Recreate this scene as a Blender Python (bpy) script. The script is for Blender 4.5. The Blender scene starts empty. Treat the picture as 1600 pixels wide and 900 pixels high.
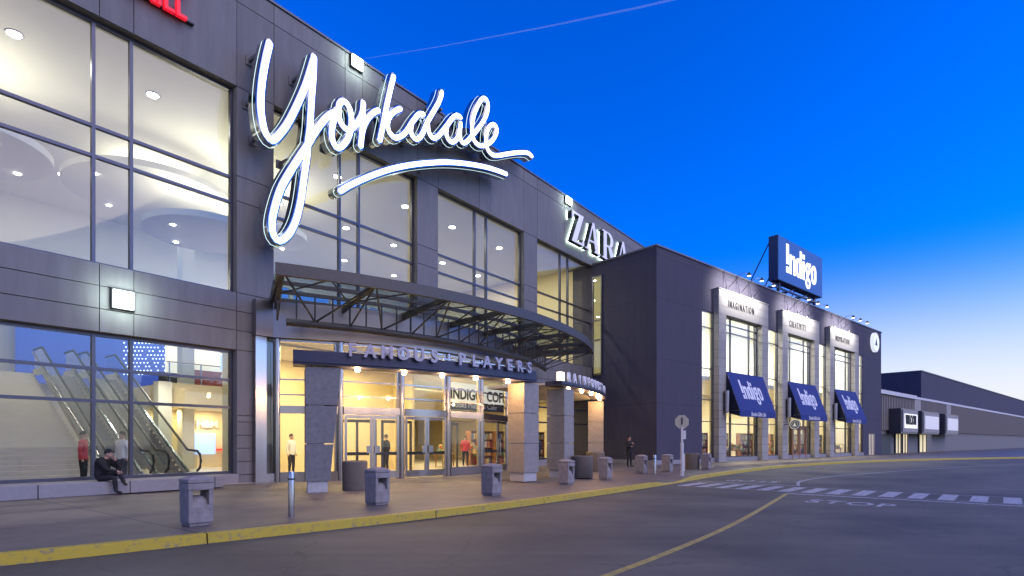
import bpy, bmesh, math, random
from mathutils import Vector, Matrix
R = math.radians
SC = bpy.context.scene
COL = SC.collection
rnd = random.Random(7)

# ------------------------------------------------------------------ camera, sky, light
cam = bpy.data.cameras.new('camera'); co = bpy.data.objects.new('camera', cam); COL.objects.link(co)
co.location = (0, 0, 1.6); co.rotation_euler = (R(90), 0, 0)
cam.sensor_width = 36; cam.lens = 36 * 886 / 1600; cam.shift_y = 240 / 1600
cam.clip_start = .1; cam.clip_end = 20000
SC.camera = co

LX = .25            # lamp scale that goes with the exposure below
SUN_AZ = R(100)      # afterglow direction, measured from +Y towards +X
w = bpy.data.worlds.new('World'); SC.world = w; w.use_nodes = True
nt = w.node_tree; nt.nodes.clear()
sky = nt.nodes.new('ShaderNodeTexSky'); sky.sky_type = 'NISHITA'; sky.sun_disc = False
sky.sun_elevation = R(8.0); sky.sun_rotation = SUN_AZ
sky.air_density = 1.0; sky.dust_density = 1.0; sky.ozone_density = 10.0; sky.altitude = 0
hs = nt.nodes.new('ShaderNodeHueSaturation'); hs.inputs['Saturation'].default_value = 1.1; hs.inputs['Hue'].default_value = .511
bg = nt.nodes.new('ShaderNodeBackground'); bg.inputs[1].default_value = .15
ow = nt.nodes.new('ShaderNodeOutputWorld')
nt.links.new(sky.outputs[0], hs.inputs['Color']); # pale twilight haze low on the horizon
tcw = nt.nodes.new('ShaderNodeTexCoord'); sx_ = nt.nodes.new('ShaderNodeSeparateXYZ'); nt.links.new(tcw.outputs['Generated'], sx_.inputs[0])
hz = nt.nodes.new('ShaderNodeMapRange'); hz.interpolation_type = 'SMOOTHERSTEP'; hz.inputs[1].default_value = .0; hz.inputs[2].default_value = .31; hz.inputs[3].default_value = 1; hz.inputs[4].default_value = 0
nt.links.new(sx_.outputs['Z'], hz.inputs[0])
mxw = nt.nodes.new('ShaderNodeMix'); mxw.data_type = 'RGBA'; mxw.inputs[7].default_value = (1.75, 1.74, 1.78, 1)
nt.links.new(hz.outputs[0], mxw.inputs[0]); nt.links.new(hs.outputs[0], mxw.inputs[6]); nt.links.new(mxw.outputs[2], bg.inputs[0]); nt.links.new(bg.outputs[0], ow.inputs[0])

sl = bpy.data.lights.new('afterglow_fill', 'SUN'); sl.energy = .5; sl.angle = R(60); sl.color = (1, .79, .58)  # wide warm fill lamp, added to light walls and ground after sunset
so = bpy.data.objects.new('afterglow_fill', sl); COL.objects.link(so)
sdir = Vector((math.sin(R(130)) * math.cos(R(42)), math.cos(R(130)) * math.cos(R(42)), math.sin(R(42))))
so.rotation_euler = sdir.to_track_quat('Z', 'Y').to_euler()
vs = SC.view_settings; vs.view_transform = 'Standard'; vs.look = 'None'; vs.exposure = 1.85; vs.gamma = 1; vs.use_curve_mapping = False
SC.render.film_transparent = False
cy = SC.cycles
cy.max_bounces = 8; cy.diffuse_bounces = 4; cy.glossy_bounces = 4; cy.transmission_bounces = 6; cy.transparent_max_bounces = 24
cy.use_denoising = True; cy.sample_clamp_indirect = 4; cy.caustics_reflective = False; cy.caustics_refractive = False

# ------------------------------------------------------------------ materials
def mat(name, col, rough=.7, metal=0, var=.0, scale=3, stretch=(1, 1, 1), bump=0, bscale=40, island=0, emit=None, estr=0, col2=None, spec=.5, coat=0):
    m = bpy.data.materials.new(name); m.use_nodes = True; t = m.node_tree; n = t.nodes; L = t.links
    b = n['Principled BSDF']
    b.inputs['Roughness'].default_value = rough; b.inputs['Metallic'].default_value = metal
    b.inputs['Specular IOR Level'].default_value = spec
    b.inputs['Coat Weight'].default_value = coat
    b.inputs['Base Color'].default_value = (*col, 1)
    src = None
    if var or col2 or island:
        tc = n.new('ShaderNodeTexCoord'); mp = n.new('ShaderNodeMapping'); mp.inputs['Scale'].default_value = stretch
        L.new(tc.outputs['Object'], mp.inputs[0])
        no = n.new('ShaderNodeTexNoise'); no.inputs['Scale'].default_value = scale; no.inputs['Detail'].default_value = 6; no.inputs['Roughness'].default_value = .65
        L.new(mp.outputs[0], no.inputs['Vector'])
        if col2:
            rp = n.new('ShaderNodeValToRGB'); rp.color_ramp.elements[0].position = .42; rp.color_ramp.elements[1].position = .6
            rp.color_ramp.elements[0].color = (*col, 1); rp.color_ramp.elements[1].color = (*col2, 1)
            L.new(no.outputs['Fac'], rp.inputs[0]); src = rp.outputs[0]
        else:
            mr = n.new('ShaderNodeMapRange'); mr.inputs[1].default_value = .25; mr.inputs[2].default_value = .75
            mr.inputs[3].default_value = 1 - var; mr.inputs[4].default_value = 1 + var
            L.new(no.outputs['Fac'], mr.inputs[0])
            fac = mr.outputs[0]
            if island:
                g = n.new('ShaderNodeNewGeometry'); m2 = n.new('ShaderNodeMapRange')
                m2.inputs[3].default_value = 1 - island; m2.inputs[4].default_value = 1 + island
                L.new(g.outputs['Random Per Island'], m2.inputs[0])
                mm = n.new('ShaderNodeMath'); mm.operation = 'MULTIPLY'; L.new(fac, mm.inputs[0]); L.new(m2.outputs[0], mm.inputs[1]); fac = mm.outputs[0]
            vm = n.new('ShaderNodeVectorMath'); vm.operation = 'SCALE'; vm.inputs[0].default_value = col
            L.new(fac, vm.inputs['Scale']); src = vm.outputs[0]
        L.new(src, b.inputs['Base Color'])
        rr = n.new('ShaderNodeMapRange'); rr.inputs[3].default_value = max(0, rough - .08); rr.inputs[4].default_value = min(1, rough + .08)
        L.new(no.outputs['Fac'], rr.inputs[0]); L.new(rr.outputs[0], b.inputs['Roughness'])
    if bump:
        tc = n.new('ShaderNodeTexCoord'); no = n.new('ShaderNodeTexNoise'); no.inputs['Scale'].default_value = bscale; no.inputs['Detail'].default_value = 5
        L.new(tc.outputs['Object'], no.inputs['Vector'])
        bp = n.new('ShaderNodeBump'); bp.inputs['Strength'].default_value = bump; bp.inputs['Distance'].default_value = .02
        L.new(no.outputs['Fac'], bp.inputs['Height']); L.new(bp.outputs[0], b.inputs['Normal'])
    if emit:
        b.inputs['Emission Color'].default_value = (*emit, 1); b.inputs['Emission Strength'].default_value = estr * LX
    return m

def glass(name, tint=(.93, .95, .95), refl=1.0):
    m = bpy.data.materials.new(name); m.use_nodes = True; t = m.node_tree; n = t.nodes; L = t.links; n.clear()
    o = n.new('ShaderNodeOutputMaterial'); tr = n.new('ShaderNodeBsdfTransparent'); tr.inputs[0].default_value = (*tint, 1)
    gl = n.new('ShaderNodeBsdfGlossy'); gl.inputs['Roughness'].default_value = .015; gl.inputs[0].default_value = (refl, refl, refl, 1)
    ge = n.new('ShaderNodeNewGeometry'); dt = n.new('ShaderNodeVectorMath'); dt.operation = 'DOT_PRODUCT'; L.new(ge.outputs['Incoming'], dt.inputs[0]); L.new(ge.outputs['Normal'], dt.inputs[1])
    ab = n.new('ShaderNodeMath'); ab.operation = 'ABSOLUTE'; L.new(dt.outputs['Value'], ab.inputs[0])
    om = n.new('ShaderNodeMath'); om.operation = 'SUBTRACT'; om.inputs[0].default_value = 1; L.new(ab.outputs[0], om.inputs[1])
    pw = n.new('ShaderNodeMath'); pw.operation = 'POWER'; pw.inputs[1].default_value = 5; L.new(om.outputs[0], pw.inputs[0])
    fr = n.new('ShaderNodeMath'); fr.operation = 'MULTIPLY_ADD'; fr.inputs[1].default_value = .96; fr.inputs[2].default_value = .04; L.new(pw.outputs[0], fr.inputs[0])
    mx = n.new('ShaderNodeMixShader'); L.new(fr.outputs[0], mx.inputs[0]); L.new(tr.outputs[0], mx.inputs[1]); L.new(gl.outputs[0], mx.inputs[2]); L.new(mx.outputs[0], o.inputs[0])
    return m

def emis(name, col, s):
    m = bpy.data.materials.new(name); m.use_nodes = True; n = m.node_tree.nodes
    b = n['Principled BSDF']; b.inputs['Base Color'].default_value = (*[c * .8 for c in col], 1); b.inputs['Roughness'].default_value = .5
    b.inputs['Emission Color'].default_value = (*col, 1); b.inputs['Emission Strength'].default_value = s * LX
    return m

M = {}
M['concrete'] = mat('concrete_panel', (.178, .174, .174), .75, var=.2, scale=1.2, stretch=(2.2, 2.2, .35), bump=.25, bscale=60, island=.07)
M['core'] = mat('wall_core', (.2, .19, .18), .8, var=.1)
M['joint'] = mat('joint_seal', (.03, .03, .03), .8)
M['coping'] = mat('metal_coping', (.16, .16, .18), .5, metal=.3, var=.1)
M['indigo_wall'] = mat('indigo_render', (.06, .054, .082), .85, var=.2, scale=1.3, stretch=(2.5, 2.5, .3), bump=.2, bscale=80)
M['indigo_joint'] = mat('indigo_joint', (.03, .03, .06), .9)
M['portal'] = mat('portal_stone', (.33, .31, .285), .75, var=.1, scale=4, bump=.15, bscale=70, island=.08)
M['frame'] = mat('dark_window_frame', (.09, .09, .11), .35, metal=.6)
M['bronze'] = mat('bronze_steel', (.085, .076, .066), .5, metal=.3, var=.15, scale=8)
M['steel'] = mat('stainless_steel', (.43, .41, .41), .22, metal=1, var=.08, scale=3, stretch=(1, 1, .1))
M['steelband'] = mat('stainless_band', (.36, .335, .34), .42, metal=1, var=.06, scale=2, stretch=(1, 1, .2))
M['chrome'] = mat('chrome', (.42, .45, .5), .14, metal=1)
M['glass'] = glass('window_glass', (.9, .93, .92))
M['canopy_glass'] = glass('canopy_glass', (.88, .93, .91), .35)
M['face'] = emis('lit_face', (.93, .96, 1), 5)
M['sheen_line'] = emis('reflected_line', (.7, .95, .95), 1.6)
M['halo'] = emis('halo_light', (.75, 1, .88), 9)
M['zface'] = mat('pale_letter_face', (.75, .72, .85), .45, emit=(.8, .78, 1), estr=.35)
M['zface2'] = mat('brushed_letter', (.36, .33, .37), .4, metal=.3)
M['dark'] = mat('dark_metal', (.03, .035, .035), .5, metal=.3)
M['red'] = emis('red_letter', (1, .01, .03), .75)
M['granite'] = mat('granite', (.17, .165, .17), .55, var=.3, scale=7, bump=.06, bscale=60)
M['granite_b'] = mat('granite_warm', (.27, .245, .22), .5, var=.2, scale=5, bump=.06, bscale=60)
M['base'] = mat('pillar_base', (.45, .44, .43), .7, var=.15, scale=9)
M['navy'] = mat('navy_metal', (.03, .03, .06), .4, metal=.2, var=.1)
M['bin'] = mat('bin_concrete', (.26, .235, .23), .85, var=.35, scale=5, bump=.5, bscale=90)
M['aggregate'] = mat('exposed_aggregate', (.17, .145, .115), .9, var=.6, scale=45, bump=.8, bscale=90)
M['ledge'] = mat('ledge_granite', (.27, .26, .27), .7, var=.12, scale=8, bump=.1)
M['white'] = mat('interior_white', (.66, .64, .57), .7)
M['cream'] = mat('interior_cream', (.78, .66, .4), .7, var=.04)
M['floor_in'] = mat('interior_floor', (.55, .5, .42), .35, var=.06, scale=2)
M['greywall'] = mat('interior_grey', (.32, .3, .28), .7, var=.05)
M['awning'] = mat('awning_cloth', (.018, .035, .19), .8, var=.1, scale=5)
M['awning_in'] = mat('awning_lining', (.012, .014, .03), .9)
M['lettering'] = mat('white_lettering', (.8, .8, .82), .6)
M['bbface'] = mat('billboard_face', (.02, .06, .22), .5, emit=(.025, .11, .42), estr=.45)
M['bbletter'] = emis('billboard_letter', (1, 1, 1), 1.6)
M['bbcase'] = mat('billboard_case', (.015, .025, .07), .5)
M['black'] = mat('black_letter', (.015, .015, .018), .6)
M['skin'] = mat('skin', (.45, .27, .2), .6)
M['coat'] = mat('black_coat', (.012, .012, .014), .85, var=.2)
M['trouser'] = mat('dark_trousers', (.014, .014, .018), .85)
M['shoe'] = mat('shoe_leather', (.02, .016, .014), .4)
M['whitecloth'] = mat('white_shirt', (.7, .7, .72), .8)
M['redcloth'] = mat('red_jacket', (.5, .05, .06), .8)
M['bluecloth'] = mat('blue_jacket', (.04, .06, .16), .8)
M['hair'] = mat('dark_hair', (.03, .02, .015), .7)
M['rubber'] = mat('black_rubber', (.015, .015, .015), .6)
M['brushed'] = mat('brushed_panel', (.62, .6, .56), .45, metal=.25)
M['tread'] = mat('escalator_tread', (.34, .33, .31), .4, metal=.3)
M['signback'] = mat('sign_back', (.42, .38, .28), .6, var=.08)
M['post'] = mat('white_post', (.6, .6, .6), .6, var=.08)
M['wood'] = mat('wood', (.3, .14, .06), .5, var=.15, scale=6)
M['flute'] = mat('fluted_panel', (.22, .19, .165), .85, var=.3, scale=20)
M['ballast'] = mat('asphalt_roof', (.1, .1, .1), .9)
M['lamp'] = emis('lamp_lens', (.93, 1, .93), 14)
M['warmlamp'] = emis('warm_lamp', (1, .72, .38), 30)
M['downlamp'] = emis('downlight_lens', (1, .97, .9), 40)
M['screen'] = emis('screen_blue', (.35, .5, 1), 1.5)
M['redglow'] = emis('red_glow', (1, .03, .03), 1.5)
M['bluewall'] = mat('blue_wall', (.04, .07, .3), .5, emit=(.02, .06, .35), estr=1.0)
M['led'] = emis('led_dot', (.6, .75, 1), 5)
M['panelwhite'] = emis('backlit_panel', (1, .93, .78), .75)

def asphalt():
    m = bpy.data.materials.new('asphalt'); m.use_nodes = True; t = m.node_tree; n = t.nodes; L = t.links; b = n['Principled BSDF']
    tc = n.new('ShaderNodeTexCoord')
    def noise(s, d=6, st=(1, 1, 1)):
        mp = n.new('ShaderNodeMapping'); mp.inputs['Scale'].default_value = st; mp.inputs['Rotation'].default_value = (0, 0, R(-40)); L.new(tc.outputs['Object'], mp.inputs[0])
        q = n.new('ShaderNodeTexNoise'); q.inputs['Scale'].default_value = s; q.inputs['Detail'].default_value = d; L.new(mp.outputs[0], q.inputs['Vector']); return q
    a = noise(.35, 7); c = noise(90, 3); st = noise(.8, 6, (.25, 2.2, 1))
    r1 = n.new('ShaderNodeMapRange'); r1.inputs[1].default_value = .3; r1.inputs[2].default_value = .7; r1.inputs[3].default_value = .6; r1.inputs[4].default_value = 1.42; L.new(a.outputs[0], r1.inputs[0])
    r2 = n.new('ShaderNodeMapRange'); r2.inputs[1].default_value = .3; r2.inputs[2].default_value = .7; r2.inputs[3].default_value = .6; r2.inputs[4].default_value = 1.5; L.new(c.outputs[0], r2.inputs[0])
    r3 = n.new('ShaderNodeMapRange'); r3.inputs[1].default_value = .35; r3.inputs[2].default_value = .7; r3.inputs[3].default_value = .88; r3.inputs[4].default_value = 1.12; L.new(st.outputs[0], r3.inputs[0])
    m1 = n.new('ShaderNodeMath'); m1.operation = 'MULTIPLY'; L.new(r1.outputs[0], m1.inputs[0]); L.new(r2.outputs[0], m1.inputs[1])
    m2 = n.new('ShaderNodeMath'); m2.operation = 'MULTIPLY'; L.new(m1.outputs[0], m2.inputs[0]); L.new(r3.outputs[0], m2.inputs[1])
    # thin cracks
    vo = n.new('ShaderNodeTexVoronoi'); vo.feature = 'DISTANCE_TO_EDGE'; vo.inputs['Scale'].default_value = .22
    wn = noise(1.5, 5); ad = n.new('ShaderNodeVectorMath'); ad.operation = 'MULTIPLY_ADD'; ad.inputs[1].default_value = (.9, .9, 0); L.new(wn.outputs['Color'], ad.inputs[0]); L.new(tc.outputs['Object'], ad.inputs[2])
    L.new(ad.outputs[0], vo.inputs['Vector'])
    r4 = n.new('ShaderNodeMapRange'); r4.inputs[1].default_value = .0015; r4.inputs[2].default_value = .004; r4.inputs[3].default_value = .72; r4.inputs[4].default_value = 1; L.new(vo.outputs[0], r4.inputs[0])
    m3 = n.new('ShaderNodeMath'); m3.operation = 'MULTIPLY'; L.new(m2.outputs[0], m3.inputs[0]); L.new(r4.outputs[0], m3.inputs[1])
    sp = n.new('ShaderNodeMath'); sp.operation = 'GREATER_THAN'; sp.inputs[1].default_value = .74; sn = noise(38, 1); L.new(sn.outputs[0], sp.inputs[0])
    vm = n.new('ShaderNodeVectorMath'); vm.operation = 'SCALE'; vm.inputs[0].default_value = (.086, .077, .055); L.new(m3.outputs[0], vm.inputs['Scale'])
    mx = n.new('ShaderNodeMix'); mx.data_type = 'RGBA'; mx.inputs[7].default_value = (.25, .25, .25, 1); L.new(vm.outputs[0], mx.inputs[6]); L.new(sp.outputs[0], mx.inputs[0])
    L.new(mx.outputs[2], b.inputs['Base Color']); b.inputs['Roughness'].default_value = .72
    bp = n.new('ShaderNodeBump'); bp.inputs['Strength'].default_value = .5; bp.inputs['Distance'].default_value = .01; L.new(c.outputs[0], bp.inputs['Height']); L.new(bp.outputs[0], b.inputs['Normal'])
    return m
M['asphalt'] = asphalt()

def paving():
    m = bpy.data.materials.new('sidewalk_concrete'); m.use_nodes = True; t = m.node_tree; n = t.nodes; L = t.links; b = n['Principled BSDF']
    tc = n.new('ShaderNodeTexCoord'); mp = n.new('ShaderNodeMapping'); mp.inputs['Rotation'].default_value = (0, 0, R(-53.03)); L.new(tc.outputs['Object'], mp.inputs[0])
    br = n.new('ShaderNodeTexBrick'); br.offset = 0; br.inputs['Scale'].default_value = 1; br.inputs['Mortar Size'].default_value = .022; br.inputs['Brick Width'].default_value = 4.2; br.inputs['Row Height'].default_value = 3.1
    br.inputs['Color1'].default_value = (.135, .113, .09, 1); br.inputs['Color2'].default_value = (.155, .13, .105, 1); br.inputs['Mortar'].default_value = (.05, .045, .045, 1)
    L.new(mp.outputs[0], br.inputs['Vector'])
    no = n.new('ShaderNodeTexNoise'); no.inputs['Scale'].default_value = .9; no.inputs['Detail'].default_value = 8; no.inputs['Roughness'].default_value = .7; L.new(tc.outputs['Object'], no.inputs['Vector'])
    r = n.new('ShaderNodeMapRange'); r.inputs[1].default_value = .3; r.inputs[2].default_value = .7; r.inputs[3].default_value = .72; r.inputs[4].default_value = 1.25; L.new(no.outputs[0], r.inputs[0])
    vm = n.new('ShaderNodeVectorMath'); vm.operation = 'SCALE'; L.new(br.outputs[0], vm.inputs[0]); L.new(r.outputs[0], vm.inputs['Scale']); L.new(vm.outputs[0], b.inputs['Base Color'])
    b.inputs['Roughness'].default_value = .6
    n2 = n.new('ShaderNodeTexNoise'); n2.inputs['Scale'].default_value = 60; L.new(tc.outputs['Object'], n2.inputs['Vector'])
    bp = n.new('ShaderNodeBump'); bp.inputs['Strength'].default_value = .3; bp.inputs['Distance'].default_value = .008; L.new(n2.outputs[0], bp.inputs['Height']); L.new(bp.outputs[0], b.inputs['Normal'])
    return m
M['paving'] = paving()
M['yellow'] = mat('worn_yellow_paint', (.46, .34, .02), .6, scale=11, col2=(.24, .2, .1), bump=.3, bscale=50)
for e_, p_ in zip([n for n in M['yellow'].node_tree.nodes if n.type == 'VALTORGB'][0].color_ramp.elements, (.54, .66)): e_.position = p_
M['linewhite'] = mat('worn_white_paint', (.46, .46, .48), .7, scale=9, col2=(.2, .2, .21))
M['lineyellow'] = mat('worn_yellow_line', (.42, .32, .06), .7, scale=6, col2=(.28, .22, .07))

# ------------------------------------------------------------------ frames and builders
class Frame:
    def __init__(s, x, y, ang): s.o = Vector((x, y, 0)); s.a = ang; s.m = Matrix.Rotation(ang, 3, 'Z')
    def W(s, p): return s.o + s.m @ Vector(p)
FW = Frame(0, 0, 0)
FM = Frame(-9.44, 19.46, math.atan2(.7989, .6014))      # main facade: x along the wall, y into the building
FI = Frame(9.055, 35.5, math.atan2(886, 1014))          # dark blue building

class T:
    """a thing: an Empty at its base"""
    def __init__(s, name, label, cat, frame=FW, loc=(0, 0, 0), rot=0, group=None, kind=None):
        o = bpy.data.objects.new(name, None); COL.objects.link(o); o.empty_display_size = .2
        o.location = frame.W(loc); o.rotation_euler = (0, 0, frame.a + rot)
        s.o = o; s.off = Vector(loc); s.rot = rot
        tag(o, label, cat, group, kind)
def tag(o, label=None, cat=None, group=None, kind=None):
    if label: o['label'] = label
    if cat: o['category'] = cat
    if group: o['group'] = group
    if kind: o['kind'] = kind
    return o

class MB:
    def __init__(s): s.v = []; s.f = []; s.mi = []; s.cm = 0
    def add(s, vs, fs):
        b = len(s.v); s.v += [tuple(v) for v in vs]; s.f += [tuple(b + i for i in f) for f in fs]; s.mi += [s.cm] * len(fs); return s
    def box(s, x0, x1, y0, y1, z0, z1, bev=0):
        if x0 > x1: x0, x1 = x1, x0
        if y0 > y1: y0, y1 = y1, y0
        if z0 > z1: z0, z1 = z1, z0
        if bev:
            bm = bmesh.new(); bmesh.ops.create_cube(bm, size=1)
            for v in bm.verts: v.co = Vector(((x0 + x1) / 2 + v.co.x * (x1 - x0), (y0 + y1) / 2 + v.co.y * (y1 - y0), (z0 + z1) / 2 + v.co.z * (z1 - z0)))
            bmesh.ops.bevel(bm, geom=bm.edges[:], offset=bev, segments=2, affect='EDGES', profile=.6)
            bm.verts.index_update(); s.add([v.co for v in bm.verts], [[v.index for v in f.verts] for f in bm.faces]); bm.free(); return s
        return s.add([(x0, y0, z0), (x1, y0, z0), (x1, y1, z0), (x0, y1, z0), (x0, y0, z1), (x1, y0, z1), (x1, y1, z1), (x0, y1, z1)],
                     [(0, 3, 2, 1), (4, 5, 6, 7), (0, 1, 5, 4), (1, 2, 6, 5), (2, 3, 7, 6), (3, 0, 4, 7)])
    def hexa(s, bot, top):
        return s.add(list(bot) + list(top), [(0, 3, 2, 1), (4, 5, 6, 7), (0, 1, 5, 4), (1, 2, 6, 5), (2, 3, 7, 6), (3, 0, 4, 7)])
    def prism(s, pts, fn, a, b):
        """pts 2D polygon, fn(p, t) -> 3D at depth t"""
        n = len(pts)
        s.add([fn(p, a) for p in pts] + [fn(p, b) for p in pts], [tuple(range(n)), tuple(range(2 * n - 1, n - 1, -1))] + [(i, i + n, (i + 1) % n + n, (i + 1) % n) for i in range(n)])
        return s
    def ring(s, x, y, z0, z1, r0, r1=None, n=24, r0b=None):
        r1 = r0 if r1 is None else r1
        vs = [(x + r0 * math.cos(2 * math.pi * i / n), y + r0 * math.sin(2 * math.pi * i / n), z0) for i in range(n)] + [(x + r1 * math.cos(2 * math.pi * i / n), y + r1 * math.sin(2 * math.pi * i / n), z1) for i in range(n)]
        return s.add(vs, [tuple(range(n - 1, -1, -1)), tuple(range(n, 2 * n))] + [(i, (i + 1) % n, (i + 1) % n + n, i + n) for i in range(n)])
    def lathe(s, x, y, prof, n=24, ang=0):
        vs = []; fs = []
        for r, z in prof: vs += [(x + r * math.cos(ang + 2 * math.pi * i / n), y + r * math.sin(ang + 2 * math.pi * i / n), z) for i in range(n)]
        for k in range(len(prof) - 1):
            for i in range(n): fs.append((k * n + i, k * n + (i + 1) % n, (k + 1) * n + (i + 1) % n, (k + 1) * n + i))
        fs.append(tuple(range(n - 1, -1, -1))); fs.append(tuple((len(prof) - 1) * n + i for i in range(n)))
        return s.add(vs, fs)
    def tube(s, path, r, n=8, rb=None):
        P = [Vector(p) for p in path]; vs = []; fs = []; m = len(P); up = Vector((0, 0, 1))
        for k, p in enumerate(P):
            t = (P[min(k + 1, m - 1)] - P[max(k - 1, 0)]).normalized()
            a = t.cross(up if abs(t.z) < .95 else Vector((1, 0, 0))).normalized(); b = t.cross(a)
            q = r[k] if isinstance(r, (list, tuple)) else r
            vs += [p + a * q * math.cos(2 * math.pi * i / n) + b * (rb or q) * math.sin(2 * math.pi * i / n) for i in range(n)]
        for k in range(m - 1):
            for i in range(n): fs.append((k * n + i, k * n + (i + 1) % n, (k + 1) * n + (i + 1) % n, (k + 1) * n + i))
        fs.append(tuple(range(n - 1, -1, -1))); fs.append(tuple((m - 1) * n + i for i in range(n)))
        return s.add(vs, fs)
    def bar(s, a, b, wd, ht=None):
        ht = ht or wd; a = Vector(a); b = Vector(b); t = (b - a).normalized(); up = Vector((0, 0, 1))
        x = t.cross(up if abs(t.z) < .95 else Vector((1, 0, 0))).normalized() * wd / 2; y = t.cross(x).normalized() * ht / 2
        return s.hexa([a - x - y, a + x - y, a + x + y, a - x + y], [b - x - y, b + x - y, b + x + y, b - x + y])
    def arc(s, cx, cv, r0, r1, z0, z1, a0, a1, n=24):
        """curved block in plan; (u, v) circle centre, y = -v"""
        vs = []; fs = []
        for k in range(n + 1):
            a = R(a0 + (a1 - a0) * k / n)
            for r, z in ((r0, z0), (r1, z0), (r1, z1), (r0, z1)): vs.append((cx + r * math.sin(a), -(cv + r * math.cos(a)), z))
        for k in range(n):
            for i in range(4): fs.append((4 * k + i, 4 * k + (i + 1) % 4, 4 * k + 4 + (i + 1) % 4, 4 * k + 4 + i))
        fs += [(3, 2, 1, 0), (4 * n, 4 * n + 1, 4 * n + 2, 4 * n + 3)]
        return s.add(vs, fs)
    def build(s, name, m, parent=None, off=None, smooth=False, frame=FW, loc=None, rot=0):
        par = parent.o if isinstance(parent, T) else parent
        if off is None and isinstance(parent, T): off = parent.off
        if parent is None and loc is not None: off = Vector(loc)
        vs = s.v
        if off is not None: vs = [(v[0] - off[0], v[1] - off[1], v[2] - off[2]) for v in vs]
        me = bpy.data.meshes.new(name); me.from_pydata([tuple(v) for v in vs], [], s.f)
        ms = m if isinstance(m, (list, tuple)) else [m]
        for q in ms: me.materials.append(q)
        for p, i in zip(me.polygons, s.mi): p.material_index = i; p.use_smooth = smooth
        bm = bmesh.new(); bm.from_mesh(me); bmesh.ops.recalc_face_normals(bm, faces=bm.faces); bm.to_mesh(me); bm.free()
        if smooth: me.set_sharp_from_angle(angle=R(40))
        o = bpy.data.objects.new(name, me); COL.objects.link(o)
        if par: o.parent = par
        else:
            o.location = frame.W(loc or (0, 0, 0)); o.rotation_euler = (0, 0, frame.a + rot)
        return o

def kids(o): return [c for c in bpy.data.objects if c.parent == o]
def dup(o, frame=None, loc=None, rot=None, label=None, parent=None):
    c = o.copy(); COL.objects.link(c)
    if parent: c.parent = parent
    if loc is not None: c.location = frame.W(loc); c.rotation_euler = (0, 0, frame.a + (rot or 0))
    if label: c['label'] = label
    for k in kids(o): dup(k, parent=c)
    return c

def text(name, body, size, ext, m, parent, loc, xs=1.0, off=0, rot=(R(90), 0, 0), spacing=1.0, align='LEFT', shear=0):
    cu = bpy.data.curves.new(name, 'FONT'); cu.body = body; cu.size = size; cu.extrude = ext; cu.offset = off; cu.space_character = spacing; cu.align_x = align; cu.shear = shear; cu.resolution_u = 3
    t = bpy.data.objects.new('tmp_text', cu); COL.objects.link(t)
    dg = bpy.context.evaluated_depsgraph_get(); me = bpy.data.meshes.new_from_object(t.evaluated_get(dg)); bpy.data.objects.remove(t); me.name = name
    for v in me.vertices: v.co.x *= xs
    me.materials.clear(); me.materials.append(m)
    o = bpy.data.objects.new(name, me); COL.objects.link(o)
    if parent is not None:
        o.parent = parent.o if isinstance(parent, T) else parent
        if isinstance(parent, T): loc = Vector(loc) - parent.off
    o.location = loc; o.rotation_euler = rot
    return o

def area(frame, p, power, size, col=(1, .95, .85), parent=None, up=False, spread=180):
    l = bpy.data.lights.new('area_light', 'AREA'); l.shape = 'DISK'; l.size = size; l.energy = power * LX; l.color = col; l.spread = R(spread)
    o = bpy.data.objects.new('area_light', l); COL.objects.link(o)
    o.location = frame.W(p); o.rotation_euler = (R(180) if up else 0, 0, 0)
    return o
def spot(frame, p, q, power, ang, col=(1, .95, .85), rad=.05, blend=.5):
    l = bpy.data.lights.new('spot_light', 'SPOT'); l.energy = power * LX; l.color = col; l.spot_size = R(ang); l.spot_blend = blend; l.shadow_soft_size = rad
    o = bpy.data.objects.new('spot_light', l); COL.objects.link(o); a = frame.W(p); b = frame.W(q)
    o.location = a; o.rotation_euler = (a - b).to_track_quat('Z', 'Y').to_euler(); return o
def point(frame, p, power, col=(1, .8, .5), rad=.06):
    l = bpy.data.lights.new('point_light', 'POINT'); l.energy = power * LX; l.color = col; l.shadow_soft_size = rad
    o = bpy.data.objects.new('point_light', l); COL.objects.link(o); o.location = frame.W(p); return o

# ------------------------------------------------------------------ ground, road, sidewalk, markings
KERB = [(-26, -9.3), (-14, 1.0), (-9.2, 5.1), (-5.84, 7.92), (-4.78, 8.9), (-3.46, 10.1), (-2.2, 11.3), (-0.96, 12.6), (.5, 14.25), (2.89, 17.2), (5.73, 21.0), (7.1, 22.9), (10.9, 28.0), (16.3, 34.3), (22.4, 39.8), (33.0, 46.8), (52, 55), (90, 68), (160, 88)]
def smooth_path(P, step=.6):
    out = []
    for i in range(len(P) - 1):
        p0 = Vector(P[max(i - 1, 0)]); p1 = Vector(P[i]); p2 = Vector(P[i + 1]); p3 = Vector(P[min(i + 2, len(P) - 1)])
        n = max(2, int((p2 - p1).length / step))
        for k in range(n):
            t = k / n
            out.append(.5 * ((2 * p1) + (-p0 + p2) * t + (2 * p0 - 5 * p1 + 4 * p2 - p3) * t * t + (-p0 + 3 * p1 - 3 * p2 + p3) * t ** 3))
    out.append(Vector(P[-1])); return out
kp = smooth_path(KERB)
def kz(p):
    d = (p - Vector((6.35, 21.95))).length
    return .15 if d > 2.0 else .03 + .12 * max(0, (d - .7) / 1.3)
mb = MB(); mb.box(-400, 400, -60, 700, -.3, 0); tag(mb.build('road', M['asphalt']), 'dark grey worn asphalt road curving past the mall', 'road', kind='structure')
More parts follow.
